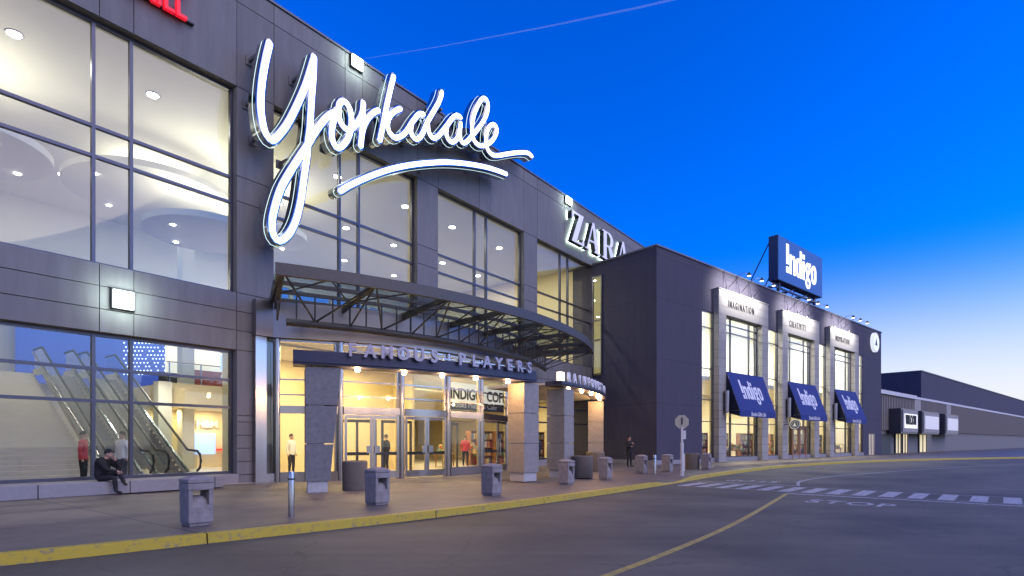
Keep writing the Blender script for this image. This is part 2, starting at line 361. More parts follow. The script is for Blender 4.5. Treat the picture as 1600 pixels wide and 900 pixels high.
# sidewalk top: sheet from the kerb's back edge
nrm = []
for i, p in enumerate(kp):
    t = (kp[min(i + 1, len(kp) - 1)] - kp[max(i - 1, 0)]).normalized(); nrm.append(Vector((-t.y, t.x)))
bm = bmesh.new()
ins = [p + n * .17 for p, n in zip(kp, nrm)]
ins2 = [p + n * 1.2 for p, n in zip(kp, nrm)]
a = [bm.verts.new((p.x, p.y, kz(q) - .002)) for p, q in zip(ins, kp)]
b = [bm.verts.new((p.x, p.y, .15 if (q - Vector((6.35, 21.95))).length > 1.9 else .11)) for p, q in zip(ins2, kp)]
for i in range(len(a) - 1): bm.faces.new((a[i], a[i + 1], b[i + 1], b[i]))
far = [bm.verts.new(v) for v in ((160, 300, .15), (-80, 300, .15), (-80, -9, .15))]
f = bm.faces.new(b + far); bmesh.ops.triangulate(bm, faces=[f]); bmesh.ops.recalc_face_normals(bm, faces=bm.faces)
me = bpy.data.meshes.new('sidewalk'); bm.to_mesh(me); bm.free(); me.materials.append(M['paving'])
for p in me.polygons:
    if p.normal.z < 0: p.flip()
o = bpy.data.objects.new('sidewalk', me); COL.objects.link(o); tag(o, 'wide grey concrete sidewalk in front of the mall entrance', 'sidewalk', kind='structure')
# kerb: segments with joints
mb = MB(); seg = []; acc = 0; last = 0
def kseg(i0, i1):
    vs = []; fs = []
    for j, k in enumerate(range(i0, i1 + 1)):
        p = kp[k]; n = nrm[k]; t = Vector((n.y, -n.x))
        if j == 0: p = p + t * .012
        if k == i1: p = p - t * .012
        h = kz(kp[k])
        for o_, z in ((0, 0.0), (.02, h - .012), (.035, h + .002), (.18, h + .004), (.18, -.02)): q = p + n * o_; vs.append((q.x, q.y, z))
    m = i1 - i0 + 1
    for k in range(m - 1):
        for i in range(5): fs.append((5 * k + i, 5 * k + (i + 1) % 5, 5 * k + 5 + (i + 1) % 5, 5 * k + 5 + i))
    fs += [(0, 1, 2, 3, 4), tuple(5 * (m - 1) + i for i in (4, 3, 2, 1, 0))]
    mb.add(vs, fs)
i0 = 0
while i0 < len(kp) - 1:
    i1 = min(i0 + 5, len(kp) - 1); kseg(i0, i1); i0 = i1
tag(mb.build('kerb', M['yellow']), 'worn yellow painted kerb along the sidewalk', 'kerb', kind='structure')

def strip(path, wd, z=.004):
    P = [Vector(p) for p in path]; vs = []; fs = []
    for i, p in enumerate(P):
        t = (P[min(i + 1, len(P) - 1)] - P[max(i - 1, 0)]).normalized(); n = Vector((-t.y, t.x)) * wd / 2
        vs += [(p.x + n.x, p.y + n.y, z), (p.x - n.x, p.y - n.y, z)]
    for i in range(len(P) - 1): fs.append((2 * i, 2 * i + 1, 2 * i + 3, 2 * i + 2))
    return vs, fs
def marking(name, label, pieces, m, loc):
    mb = MB()
    for vs, fs in pieces: mb.add(vs, fs)
    o = mb.build(name, m, loc=(loc[0], loc[1], 0)); tag(o, label, 'road marking', kind='structure'); return o
marking('centre_line', 'yellow centre line curving towards the stop line', [strip(smooth_path([(-1.6, 3.6), (-.2, 5.2), (1.13, 6.75), (2.8, 8.9), (4.72, 11.62), (8.4, 17.35)]), .12)], M['lineyellow'], (2, 8))
E_ = Vector((4.95, -4.32)).normalized(); N_ = Vector((-E_.y, E_.x))
st0 = Vector((8.05, 18.78))
pcs = []
for i in range(-4, 14):
    a = st0 + E_ * (.69 * i); b = a + E_ * .38; u_ = N_ * 2.05 + E_ * .0
    pcs.append(([(a.x, a.y, .004), (b.x, b.y, .004), (b.x + u_.x, b.y + u_.y, .004), (a.x + u_.x, a.y + u_.y, .004)], [(0, 1, 2, 3)]))
marking('crosswalk', 'white zebra bars of the crosswalk between two thin lines', pcs + [strip([tuple(st0 - E_ * 2.7 - N_ * .09), tuple(st0 + E_ * 9.6 - N_ * .09)], .06), strip([tuple(st0 - E_ * 1.6 + N_ * 2.14), tuple(st0 + E_ * 9.6 + N_ * 2.14)], .06)], M['linewhite'], (8, 19))
marking('stop_line', 'thick white stop line just before the crosswalk', [strip([(8.45, 17.45), (11.2, 15.2), (15, 12.1)], .2)], M['linewhite'], (10, 16))
marking('far_stop_line', 'white stop line on the far side of the crosswalk', [strip([(7.7, 22.55), (10.4, 20.5)], .16)], M['linewhite'], (9, 21.5))
marking('curving_line', 'thin white line curving away to the right across the road', [strip(smooth_path([(10.37, 20.5), (11.6, 22.8), (14, 25.4), (16.94, 27.8), (24.84, 33.3), (38, 41), (70, 53), (120, 68)]), .11)], M['linewhite'], (14, 25))
ang = math.atan2(E_.y, E_.x)
o = text('stop_lettering', 'STOP', 1.25, 0, M['linewhite'], None, (7.72, 15.05, .004), xs=.62, off=.025, rot=(0, 0, ang), spacing=1.12); tag(o, 'white STOP lettering painted on the road before the stop line', 'road marking', kind='structure')
o = text('far_stop_lettering', 'STOP', 1.25, 0, M['linewhite'], None, (10.75, 22.55, .004), xs=.62, off=.025, rot=(0, 0, ang + math.pi), spacing=1.12); tag(o, 'white STOP lettering upside down beyond the crosswalk', 'road marking', kind='structure')
# manhole
mb = MB(); mb.ring(17.6, 27.6, .001, .006, .33, n=24); mb.ring(17.6, 27.6, .006, .01, .26, n=24)
tag(mb.build('manhole_cover', M['dark'], loc=(17.6, 27.6, 0), smooth=False), 'round iron manhole cover in the asphalt beside the curving white line', 'manhole cover')

# ------------------------------------------------------------------ main building
PITCH = 8.43
mall = T('mall_building', 'tall grey concrete panelled shopping mall with huge lit windows', 'building', FM)
K0, K1 = -2, 2
ulast = 25.25
g = .012
pan = MB(); core = MB(); join = MB()
def panel(u0, u1, z0, z1, y0=0.0, y1=.06):
    pan.box(u0 + g, u1 - g, y0, y1, z0 + g, z1 - g)
UL = 1.36 + PITCH * K0          # left end
zr = [13.8, 16.72, 17.42]
cuts = [UL]
for k in range(K0, K1 + 1):
    s = 1.36 + PITCH * k; e = 8.42 + PITCH * k
    cuts += [s + 3.08, s + 3.95, e if k < K1 else ulast, s + PITCH if k < K1 else 0]
cuts = sorted(set(round(c, 3) for c in cuts if c > UL - .01 and (c <= ulast)))
cuts = [c for c in cuts if c != 0 or True]
cuts = [c for c in cuts if c >= UL]
cuts_top = cuts + [33.7, 42]
for a, b in zip(cuts_top[:-1], cuts_top[1:]):
    for z0, z1 in zip(zr[:-1], zr[1:]): panel(a, b, z0, z1)
core.box(UL, ulast + .0, .06, .38, 13.8, 17.42); core.box(ulast, 42, .06, .38, 12.6, 17.42)
zs = [4.75, 5.42, 6.08, 6.72]
for k in range(K0, K1 + 1):
    s = 1.36 + PITCH * k; e = (8.42 + PITCH * k) if k < K1 else ulast
    for a, b in ((s, s + 3.08), (s + 3.08, s + 3.95), (s + 3.95, e)):
        for z0, z1 in zip(zs[:-1], zs[1:]):
            if k in (0, 1) and z1 < 5.5: continue
            panel(a, b, z0, z1)
    core.box(s, e, .06, .38, 5.42 if k in (0, 1) else 4.75, 6.72)
    # pier to the right of the bay
    if k < K1:
        zp = [6.72, 9.87, 10.74, 13.8]
        low = [.15, .455, .91, 1.37, 1.82, 2.28, 2.5, 4.75, 5.42, 6.08, 6.72]
        for z0, z1 in zip(zp[:-1], zp[1:]): panel(e, e + 1.37, z0, z1)
        if k != 0:
            for z0, z1 in zip(low[:-1], low[1:]): panel(e, e + 1.37, z0, z1)
            core.box(e + .002, e + 1.368, .06, .45, .15, 6.72)
        else: core.box(e + .002, e + 1.368, .06, .38, 5.42, 6.72)
        core.box(e + .002, e + 1.368, .06, .45, 6.72, 13.8)
pan.build('wall_panels', M['concrete'], mall); core.build('wall', M['core'], mall)
mb = MB(); mb.box(UL, 42, -.05, .5, 17.44, 17.52); mb.build('coping', M['coping'], mall)
mb = MB(); mb.box(UL, 42, .38, 18, 17.0, 17.3); mb.build('roof', M['ballast'], mall)

def window_grid(parent, s, e, z0, z1, yg, vm, hm, fm=M['frame'], fw=.07, dp=.14, gm=None, name='window', off=None):
    """frame mesh (window) and pane child in plane y = yg"""
    mb = MB(); h = fw / 2
    mb.box(s, s + fw, yg - dp / 2, yg + dp / 2, z0, z1); mb.box(e - fw, e, yg - dp / 2, yg + dp / 2, z0, z1)
    mb.box(s + fw, e - fw, yg - dp / 2, yg + dp / 2, z0, z0 + fw); mb.box(s + fw, e - fw, yg - dp / 2, yg + dp / 2, z1 - fw, z1)
    for x in vm: mb.box(x - h, x + h, yg - dp / 2 - .003, yg + dp / 2 + .003, z0 + fw, z1 - fw)
    for z in hm: mb.box(s + fw, e - fw, yg - dp / 2 + .004, yg + dp / 2 - .004, z - h, z + h)
    o = mb.build(name, fm, parent)
    p = MB(); p.box(s + fw * .5, e - fw * .5, yg - .006, yg + .006, z0 + fw * .5, z1 - fw * .5)
    p.build('pane', gm or M['glass'], o, off=(parent.off if isinstance(parent, T) else off))
    return o
for k in range(K0, K1 + 1):
    s = 1.36 + PITCH * k; e = (8.42 + PITCH * k) if k < K1 else 25.2
    window_grid(mall, s, e, 6.72, 13.8, .33, (s + 3.02, s + 3.98), (9.87, 10.74), fw=.09)
    if k not in (0, 1): window_grid(mall, s, e, .5, 4.75, .33, (s + 3.02, s + 3.98), (2.78, 3.72), fw=.09)
# low granite ledge, base course under windows
mb = MB()
for a, b in zip([UL, -5.6, -3.55, -1.2], [-5.62, -3.57, -1.22, -.95]): mb.box(a, b, -1.0, 0, .15, .5, bev=.015)
mb.box(-.95, 0, -.12, 0, .15, .5, bev=.01); mb.box(UL, 0, .02, .4, .15, .49)
mb.build('stone_ledge', M['ledge'], mall)
mb = MB(); mb.box(18.27, 25.2, -.02, .42, .15, .49); mb.build('plinth', M['ledge'], mall)
# interior shell
mb = MB(); mb.box(UL, 42, .45, 18, 14.0, 14.15); mb.build('interior_ceiling', M['white'], mall)
mb = MB(); mb.box(UL, 26, -.2, 18, .16, .17); mb.build('interior_floor', M['floor_in'], mall)
mb = MB(); mb.box(UL, 9.6, 18, 18.2, .17, 14); mb.box(9.6, 26, 18, 18.2, .17, 9.3); mb.box(9.6, 26, 18, 18.2, 12.6, 14)
for x in (9.6, 13, 16.4, 19.8, 23.2, 25.7): mb.box(x, x + .3, 17.9, 18.15, 9.3, 12.6)
mb.box(UL, UL + .2, .45, 18, .17, 14)
mb.build('interior_wall', M['white'], mall)
mb = MB(); mb.box(25.4, 25.6, .5, 18, .17, 14); mb.build('interior_side_wall', M['cream'], mall)
# hanging ceiling discs with cove light
for (u, y, z, r) in ((1.68, 6.0, 10.36, 2.3), (.7, 9.0, 12.5, 3.2), (5.0, 7.0, 11.4, 1.9), (-6, 6, 11, 2.4)):
    mb = MB(); mb.lathe(u, y, [(r - .25, z), (r, z + .1), (r, z + .35), (r - .3, z + .35)], 48); d = mb.build('ceiling_disc', M['white'], mall, smooth=True)
    mb = MB(); mb.lathe(u, y, [(r + .55, 13.95), (r + 1.1, 13.7), (r + 1.15, 14.05), (r + .5, 14.05)], 48)
    for a in (20, 110, 200, 290):
        x_, y_ = u + (r - .7) * math.cos(R(a)), y + (r - .7) * math.sin(R(a))
        mb = MB(); mb.ring(x_, y_, z - .02, z - .004, .09, n=16); mb.build('disc_downlight', M['downlamp'], mall)
    area(FM, (u, y, z + .6), 110 if z > 12 else 190, 2.4, (1, .93, .75), up=True)
# mezzanine and railing
mb = MB(); mb.box(2.2, 25.4, 11, 18, 3.3, 4.5); mb.build('mezzanine', M['cream'], mall)
mb = MB(); mb.box(2.2, 25, 11.1, 11.12, 4.55, 5.5); mb.build('glass_railing', M['glass'], mall)
mb = MB(); mb.tube([(2.2, 11.11, 5.55), (25, 11.11, 5.55)], .03)
for x in range(12): mb.box(2.3 + x * 1.5, 2.35 + x * 1.5, 11.08, 11.13, 4.5, 5.52)
mb.build('railing_handrail', M['steel'], mall)
mb = MB(); mb.box(-2.3, 5.0, 16.9, 17, 4.55, 9.5); mb.build('blue_wall_panel', M['bluewall'], mall)
mb = MB()
for i in range(12):
    for j in range(9):
        if rnd.random() < .8: x = 2.3 + i * .18 + (j % 2) * .09; z = 5.3 + j * .22 + i * .02; mb.box(x, x + .05, 16.86, 16.9, z, z + .05)
mb.build('led_dots', M['led'], mall)['kind'] = 'stuff'
mb = MB(); mb.box(3.3, 3.9, 12, 12.6, .17, 14); mb.box(1.6, 2.2, 10.5, 11.1, .17, 4.5); mb.build('interior_column', M['white'], mall)
mb = MB(); mb.box(2.2, 9, 13.5, 13.7, .17, 3.3); mb.build('shop_back_wall', M['cream'], mall)
mb = MB(); mb.box(4.5, 5.6, 13.3, 13.45, .9, 2.05); mb.build('shop_screen', M['screen'], mall)
mb = MB(); mb.box(5.7, 9, 13.3, 13.45, 1.1, 1.2); mb.build('red_strip', M['redglow'], mall)
mb = MB(); mb.box(4.3, 9, 16.5, 16.6, 5.0, 8.0); mb.build('upper_shopfront', M['panelwhite'], mall)
mb = MB(); mb.box(4.6, 5.1, 10.6, 10.68, 5.3, 6.1); mb.build('hanging_sign', M['screen'], mall)
mb = MB(); mb.prism([(4.9 + .3 * math.cos(i * math.pi / 8), 4.95 + .3 * math.sin(i * math.pi / 8)) for i in range(16)], lambda p, q: (p[0], q, p[1]), 10.6, 10.66); mb.build('hanging_disc', M['lettering'], mall)
mb = MB(); mb.box(5.4, 8.6, 16.3, 16.45, 4.6, 5.9); mb.build('red_shopfront', mat('dark_red_panel', (.25, .03, .02), .5), mall)
mb = MB(); mb.box(3.6, 4.6, 15.5, 15.7, 4.6, 5.5); mb.build('dark_kiosk', M['dark'], mall)
for q in (6.3, 7.4, 8.3): mb = MB(); mb.box(q, q + .35, 13.1, 13.4, .17, 1.5); mb.build('display_stand', M['wood'], mall)
mb = MB(); mb.lathe(6.5, 12.0, [(1.6, 7.0), (1.9, 7.15), (1.9, 7.5), (1.5, 7.55)], 40); mb.build('ceiling_disc', M['white'], mall, smooth=True)
text('shop_lettering', 'H&M', .55, .03, M['lettering'], mall, (4.6, 13.4, 2.4), off=.02)

# atrium downlights
for u in (-9, -5.2, -1.4, 2.6, 6.4, 10.6, 14.2, 18.6, 22.4):
    for y in (3.2, 8.2, 13.2):
        if u < 6 and y == 8.2: continue
        mb = MB(); mb.lathe(u, y, [(.2, 13.985), (.22, 13.965), (.24, 13.998)], 20); mb.build('downlight_trim', M['steel'], mall)
        mb = MB(); mb.ring(u, y, 13.955, 13.962, .17, n=18); mb.build('downlight', M['downlamp'], mall)
        area(FM, (u, y, 13.94), (38 if y < 8 else 90) if u < 0 else (80 if u < 8 else 130), .34, (1, .93, .8))
area(FM, (-3.0, 7.0, 9.0), 220, .5, (1, .93, .8)); area(FM, (1.2, 9.0, 4.6), 160, .5, (1, .9, .7))  # fill lights added in mid-air to brighten the escalators, no fixtures there
# first-floor warm light under mezzanine and over entrance
for (u, y, z, p) in ((-3.5, 4, 9, 0), (5, 12.5, 3.25, 90), (8, 12.5, 3.25, 90), (2.9, 12.6, 3.25, 60), (19, 7, 4.45, 160), (23, 4, 4.45, 160), (15, 6, 4.45, 160)):
    if p: area(FM, (u, y, z), p, .5, (1, .8, .48))
# store ceiling over the ground floor right bays
mb = MB(); mb.box(10.5, 16.8, 4.1, 10.9, 4.5, 4.6); mb.box(16.8, 25.4, .5, 10.9, 4.5, 4.6); mb.build('store_ceiling', M['white'], mall)

# ---- interior stair and escalators
def escalator(u, y0, label):
    t = T('escalator', label, 'escalator', FM, (u, y0, .17), group='escalators inside the lit corner window')
    rise, run = 4.35, 7.4
    y1 = y0 + .9; y2 = y1 + run; zb = .17; zt = zb + rise
    prof = [(y0, zb), (y1, zb), (y2, zt - .0), (y2 + 1.2, zt), (y2 + 1.2, zt + .25), (y2, zt + .25), (y1, zb + .25), (y0, zb + .25)]
    for x in (u - .62, u + .47):
        mb = MB(); mb.prism(prof, lambda p, q: (q, p[0], p[1]), x, x + .15); mb.build('side_truss', M['brushed'], t)
    mb = MB()
    n = 24
    for i in range(n): ya = y1 + run * i / n; mb.box(u - .46, u + .46, ya, ya + run / n + .02, zb + rise * i / n - .1, zb + rise * i / n + .12)
    mb.build('steps', M['tread'], t)
    for x in (u - .58, u + .52):
        gp = [(y0 + .15, zb + .25), (y1, zb + .25), (y2, zt + .25), (y2 + 1.1, zt + .25), (y2 + 1.1, zt + 1.05), (y2, zt + 1.1), (y1, zb + 1.1), (y0 + .15, zb + 1.05)]
        mb = MB(); mb.prism(gp, lambda p, q: (q, p[0], p[1]), x, x + .015); b = mb.build('glass_balustrade', M['glass'], t)
        pth = [(x, y0 + .1, zb + .32), (x, y0 - .12, zb + .45), (x, y0 - .2, zb + .7), (x, y0 - .12, zb + .95), (x, y0 + .1, zb + 1.08), (x, y1, zb + 1.12), (x, y2, zt + 1.12), (x, y2 + 1.2, zt + 1.12)]
        mb = MB(); mb.tube(pth, .045, 8); mb.build('handrail', M['rubber'], t, smooth=True)
        mb = MB(); mb.tube([(x, y1, zb + .3), (x, y2, zt + .3)], .07, 6); mb.build('skirt_rail', M['chrome'], t, smooth=True)
    return t
escalator(-.4, 3.1, 'right hand steel escalator with glass sides behind the window')
escalator(-2.0, 3.1, 'escalator beside the grey stairs, nearer the seated man')
st = T('staircase', 'wide pale staircase climbing beside the escalators indoors', 'staircase', FM, (-4.2, 3.6, .17))
mb = MB()
for i in range(27): mb.box(-7.2, -2.85, 3.6 + i * .3, 12, .17 + i * .16, .17 + (i + 1) * .16 - (.0 if i == 26 else .0))
mb.build('steps', M['floor_in'], st)
mb = MB()
for x in (-7.0, -2.9): mb.tube([(x, 3.7, 1.15), (x, 11.4, 5.4)], .03)
mb.build('handrail', M['steel'], st)

# ------------------------------------------------------------------ entrance vestibule (bowed glass front)
CX, CV, RS = 8.3, -8.2, 10.9
ent = T('entrance_vestibule', 'bowed steel and glass entrance with several double doors', 'entrance', FM, (8.3, -2.7, .15))
def P(a, r=RS): return (CX + r * math.sin(R(a)), -(CV + r * math.cos(R(a))))
mb = MB(); mb.arc(CX, CV, RS - .25, RS + .2, 5.32, 6.58, -41.5, 41.5, 64); mb.box(.52, 1.15, -.3, -.06, 5.32, 6.58); mb.build('header_band', M['steelband'], ent, smooth=True)
mb = MB(); mb.arc(CX, CV, RS - .22, RS - .02, 5.22, 5.3, -41, 41, 64); mb.build('header_trim', M['steel'], ent)
mb = MB(); mb.box(.55, .95, -.22, .0, .15, 5.3); mb.build('jamb_panel', M['steel'], ent)
mb = MB(); mb.arc(CX, CV, 8.5, RS - .2, 5.28, 5.31, -41, 41, 32); mb.build('vestibule_ceiling', M['white'], ent)
ANG = [-39.5, -28, -15.4, -3.4, 8.7, 27, 39.5]
for a in ANG:
    x, y = P(a); mb = MB(); mb.tube([(x, y, .15), (x, y, 5.3)], .1, 16)
    x2, y2 = P(a - .9, RS - .05); mb.bar((x2, y2, .15), (x2, y2, 5.3), .1, .12); mb.build('post', M['steel'], ent, smooth=True)
def chord(mb, a0, a1, z0, z1, th, r=RS):
    x0, y0 = P(a0, r); x1, y1 = P(a1, r); mb.bar((x0, y0, (z0 + z1) / 2), (x1, y1, (z0 + z1) / 2), th, z1 - z0)
def gpane(a0, a1, z0, z1, parent=ent):
    mb = MB(); chord(mb, a0, a1, z0, z1, .012, RS - .02); return mb.build('pane', M['glass'], parent)
mb = MB()
for a0, a1 in zip(ANG[:-1], ANG[1:]):
    for z in (3.3, 3.85): chord(mb, a0 + .5, a1 - .5, z - .025, z + .025, .08)
    chord(mb, a0 + .5, a1 - .5, 2.62, 2.9, .16)
mb.build('transom', M['steel'], ent)
for i, (a0, a1) in enumerate(zip(ANG[:-1], ANG[1:])):
    gpane(a0 + .4, a1 - .4, 2.9, 5.3)
    if i in (1, 2, 4):
        am = (a0 + a1) / 2
        for q, (b0, b1) in enumerate(((a0 + .7, am - .05), (am + .05, a1 - .7))):
            d = MB(); chord(d, b0, b0 + .5, .19, 2.6, .06); chord(d, b1 - .5, b1, .19, 2.6, .06); chord(d, b0 + .5, b1 - .5, .19, .46, .06); chord(d, b0 + .5, b1 - .5, 2.48, 2.6, .06)
            dd = d.build('door', M['steel'], ent)
            g_ = MB(); chord(g_, b0 + .4, b1 - .4, .45, 2.5, .012); g_.build('pane', M['glass'], dd, off=ent.off)
            c = b1 - .75 if q == 0 else b0 + .75
            h = MB(); x, y = P(c, RS + .09)
            if i == 4: h.tube([(x, y, .95), (x, y, 1.75)], .02)
            else: x0, y0 = P(c - .55, RS + .07); x1, y1 = P(c + .55, RS + .07); h.bar((x0, y0, 1.3), (x1, y1, 1.3), .04, .28)
            h.build('handle', M['steel'], dd, off=ent.off)
            h = MB(); chord(h, b0 + .6, b1 - .6, 1.08, 1.2, .05, RS - .06); h.build('push_bar', M['dark'], dd, off=ent.off)
    else:
        b = MB(); chord(b, a0 + .5, a1 - .5, .15, .5, .14); b.build('base_panel', M['steel'], ent)
        gpane(a0 + .4, a1 - .4, .5, 2.62)
# left return glazing
mb = MB(); mb.box(.95, 1.3, -.16, -.148, .5, 5.3); mb.build('pane', M['glass'], ent)
mb = MB(); mb.box(.95, 1.3, -.2, -.1, .15, .46); mb.build('base_panel', M['steel'], ent)
# inner lobby: cream walls and a white fascia
mb = MB(); mb.box(1.45, 1.6, .4, 4, .17, 5.2); mb.box(1.6, 10.4, 3.9, 4.05, .17, 5.2); mb.box(10.35, 10.5, 2.4, 3.9, .17, 5.2); mb.build('lobby_wall', M['cream'], ent)
mb = MB(); mb.box(1.4, 10.5, .4, 4.1, 5.2, 5.28); mb.box(10.5, 16.8, .4, 4.1, 5.0, 5.08); mb.build('lobby_ceiling', M['white'], ent)
mb = MB(); mb.box(11.6, 16.8, 1.2, 1.35, 3.75, 4.75); mb.build('inner_fascia', M['panelwhite'], ent)
mb = MB(); mb.box(11.6, 16.8, 1.1, 1.198, 3.3, 3.73); mb.build('inner_fascia_band', M['dark'], ent)
text('inner_lettering', 'INDIGO  COFFEE', .8, .01, M['black'], ent, (11.9, 1.18, 3.88), off=.02, xs=.9)
text('inner_small_lettering', 'Books Music & Cafe', .46, .004, M['lettering'], ent, (11.9, 1.085, 3.42))
mb = MB()
for (a0, a1) in ((-27, -16), (-14.5, -4.5), (9.5, 19)): chord(mb, a0, a1, 2.4, 2.52, .06, RS - 2.2); chord(mb, a0, a0 + .6, .17, 2.5, .08, RS - 2.2); chord(mb, a1 - .6, a1, .17, 2.5, .08, RS - 2.2); chord(mb, (a0 + a1) / 2 - .3, (a0 + a1) / 2 + .3, .17, 2.5, .08, RS - 2.2)
mb.build('inner_door_frames', M['frame'], ent)
for a in (-33, -24, -14, -4, 6, 16): x, y = P(a, RS - 1.3); area(FM, (x, y, 5.2), 120, .3, (1, .74, .36))
for p in ((3.4, 2.2, 5.15), (7.5, 2.2, 5.15), (12.5, 2.6, 4.9), (15.5, 2.6, 4.9), (14, 7, 4.4)): area(FM, p, 190, .4, (1, .74, .36))

# ------------------------------------------------------------------ glass canopy
can = T('glass_canopy', 'curved bronze steel canopy with glass roof above the entrance', 'canopy', FM, (8.8, -3, 5.6))
cU, cV = 8.8, -14.5
A0, A1 = -27.7, 27.7
def Q(a, r, z): return (cU + r * math.sin(R(a)), -(cV + r * math.cos(R(a))), z)
def rz(r): return 6.72 + 0 * r
mb = MB(); mb.arc(cU, cV, 20.45, 20.6, 6.5, 6.86, A0, A1, 60); mb.build('front_fascia', M['bronze'], can)
for r in (18.95, 17.75, 16.55):
    mb = MB(); mb.arc(cU, cV, r - .045, r + .045, 6.64, 6.76, A0, A1, 48); mb.build('purlin', M['bronze'], can)
mb = MB(); mb.arc(cU, cV, 16.4, 20.44, 6.77, 6.785, A0, A1, 48); mb.build('glass_roof', M['canopy_glass'], can)
mb = MB(); mb.tube([Q(a, 17.9, 5.66) for a in [A0 + 1.5 + (A1 - A0 - 3) * i / 50 for i in range(51)]], .13, 14); mb.build('lower_tube', M['bronze'], can, smooth=True)
na = 8
for i in range(na):
    a = A0 + .6 + (A1 - A0 - 1.2) * i / (na - 1)
    # tapered main rib from the wall side low to the fascia
    bot = [Q(a - .14, 16.3, 6.3), Q(a + .14, 16.3, 6.3), Q(a + .16, 20.45, 6.56), Q(a - .16, 20.45, 6.56)]
    top = [Q(a - .14, 16.3, 6.6), Q(a + .14, 16.3, 6.6), Q(a + .16, 20.45, 6.7), Q(a - .16, 20.45, 6.7)]
    mb = MB(); mb.hexa(bot, top); mb.build('rib', M['bronze'], can)
    mb = MB(); mb.bar(Q(a, 17.9, 5.7), Q(a, 20.4, 6.56), .045); mb.bar(Q(a, 17.9, 5.7), Q(a, 17.9, 6.62), .05)
    mb.build('strut', M['bronze'], can)
ns = na - 1
mb = MB()
for i in range(ns):
    b0 = A0 + .6 + (A1 - A0 - 1.2) * i / ns; b1 = b0 + (A1 - A0 - 1.2) / ns; bm_ = (b0 + b1) / 2
    for k in range(1, 4): bb = b0 + (b1 - b0) * k / 4; mb.bar(Q(bb, 17.9, 5.7), Q(bb, 17.9, 6.62), .04)
    mb.bar(Q(b0 + .2, 20.4, 6.55), Q(bm_, 17.9, 5.74), .05); mb.bar(Q(b1 - .2, 20.4, 6.55), Q(bm_, 17.9, 5.74), .05)
    mb.bar(Q(b0, 17.75, 6.6), Q(bm_, 20.4, 6.6), .04); mb.bar(Q(b1, 17.75, 6.6), Q(bm_, 20.4, 6.6), .04)
mb.build('bracing', M['bronze'], can)
for a in (A0 + .3, A1 - .3): mb = MB(); mb.bar(Q(a, 16.3, 6.68), Q(a, 20.5, 6.68), .1, .22); mb.build('edge_beam', M['bronze'], can)
mb = MB()
for i in range(9):
    a = -24 + 6 * i; mb.bar(Q(a, 17.9, 5.66), (Q(a, 17.0, 5.66)[0], min(Q(a, 17.0, 5.66)[1] + .2, -.0), 5.9), .07)
mb.build('wall_bracket', M['bronze'], can)

# ------------------------------------------------------------------ granite pillars and name beams
pU, pV, pR = 8.3, -10.0, 17.4
def pillar(a, label, taper=False, m=None):
    x, y = pU + pR * math.sin(R(a)), -(pV + pR * math.cos(R(a)))
    t = T('granite_pillar', label, 'pillar', FM, (x, y, .15), rot=R(a), group='granite pillars in front of the entrance')
    t.off = Vector((0, 0, .15)); h0 = .48
    zz = [h0, 1.55, 2.65, 3.75]
    for z0, z1 in zip(zz[:-1], zz[1:]):
        f = lambda z: (.82 if not taper else .66 + .3 * (z - h0) / (3.75 - h0))
        mb = MB(); w0, w1 = f(z0), f(z1 - .03)
        mb.hexa([(0, 0, z0), (w0, 0, z0), (w0, .8, z0), (0, .8, z0)], [(0, 0, z1 - .03), (w1, 0, z1 - .03), (w1, .8, z1 - .03), (0, .8, z1 - .03)]); mb.build('granite_block', m or M['granite'], t)
    mb = MB(); mb.box(.06, (.6 if taper else .76), .06, .74, .15, h0 - .01); mb.box(.05, .5, .05, .7, h0 - .01, 3.7); mb.build('base', M['base'], t)
    return t
pillar(-30.7, 'dark granite pillar tapering downwards, first by the steel bollard', True)
pillar(-5.3, 'square granite pillar ending the long navy name beam', m=M['granite_b'])
pillar(3.5, 'granite pillar under the near end of the small curved beam', m=M['granite_b'])
pillar(29.5, 'granite pillar against the dark blue building wall', m=M['granite_b'])

def beam(a0, a1, z0, z1, name, label, r0=pR - .62, r1=pR + .1):
    t = T(name, label, 'name beam', FM, (pU + pR * math.sin(R(a0)), -(pV + pR * math.cos(R(a0))), z0))
    mb = MB(); mb.arc(pU, pV, r0, r1, z0, z1, a0, a1, 24); mb.arc(pU, pV, r1, r1 + .05, z0 + .06, z0 + .14, a0, a1, 24); mb.build('beam', M['navy'], t)
    return t
def arc_text(t, body, a0, a1, z, size, m, r, xs=1, off=0, ext=.04):
    n = len(body)
    for i, ch in enumerate(body):
        if ch == ' ': continue
        a = a0 + (a1 - a0) * i / (n - 1)
        o = text('letter', ch, size, ext, m, None, (0, 0, 0), xs=xs, off=off, align='CENTER')
        o.parent = t.o; p = Vector((pU + r * math.sin(R(a)), -(pV + r * math.cos(R(a))), z)) - t.off
        o.location = p; o.rotation_euler = (R(90), 0, R(a))
b1 = beam(-31.8, -3.4, 3.77, 4.17, 'long_name_beam', 'navy curved beam with FAMOUS PLAYERS lettering above the doors')
arc_text(b1, 'FAMOUS PLAYERS', -26.6, -5.2, 4.07, .52, M['zface2'], pR + .2, xs=.95, off=.018)
mb = MB(); mb.arc(pU, pV, pR + .12, pR + .16, 4.19, 4.22, -27, -5, 20); mb.build('letter_rail', M['steel'], b1)
for a in (-25.8, -21.0, -16.6, -12.2, -7.2):
    x, y = pU + (pR - .25) * math.sin(R(a)), -(pV + (pR - .25) * math.cos(R(a)))
    mb = MB(); mb.lathe(x, y, [(.085, 3.755), (.07, 3.69), (.03, 3.67)], 12); mb.build('lamp', M['warmlamp'], b1)
    point(FM, (x, y, 3.6), 95, (1, .55, .22), .05)
b2 = beam(2.0, 31.5, 3.8, 3.98, 'small_name_beam', 'thin curved beam with RAINFOREST CAFE lettering by the blue wall')
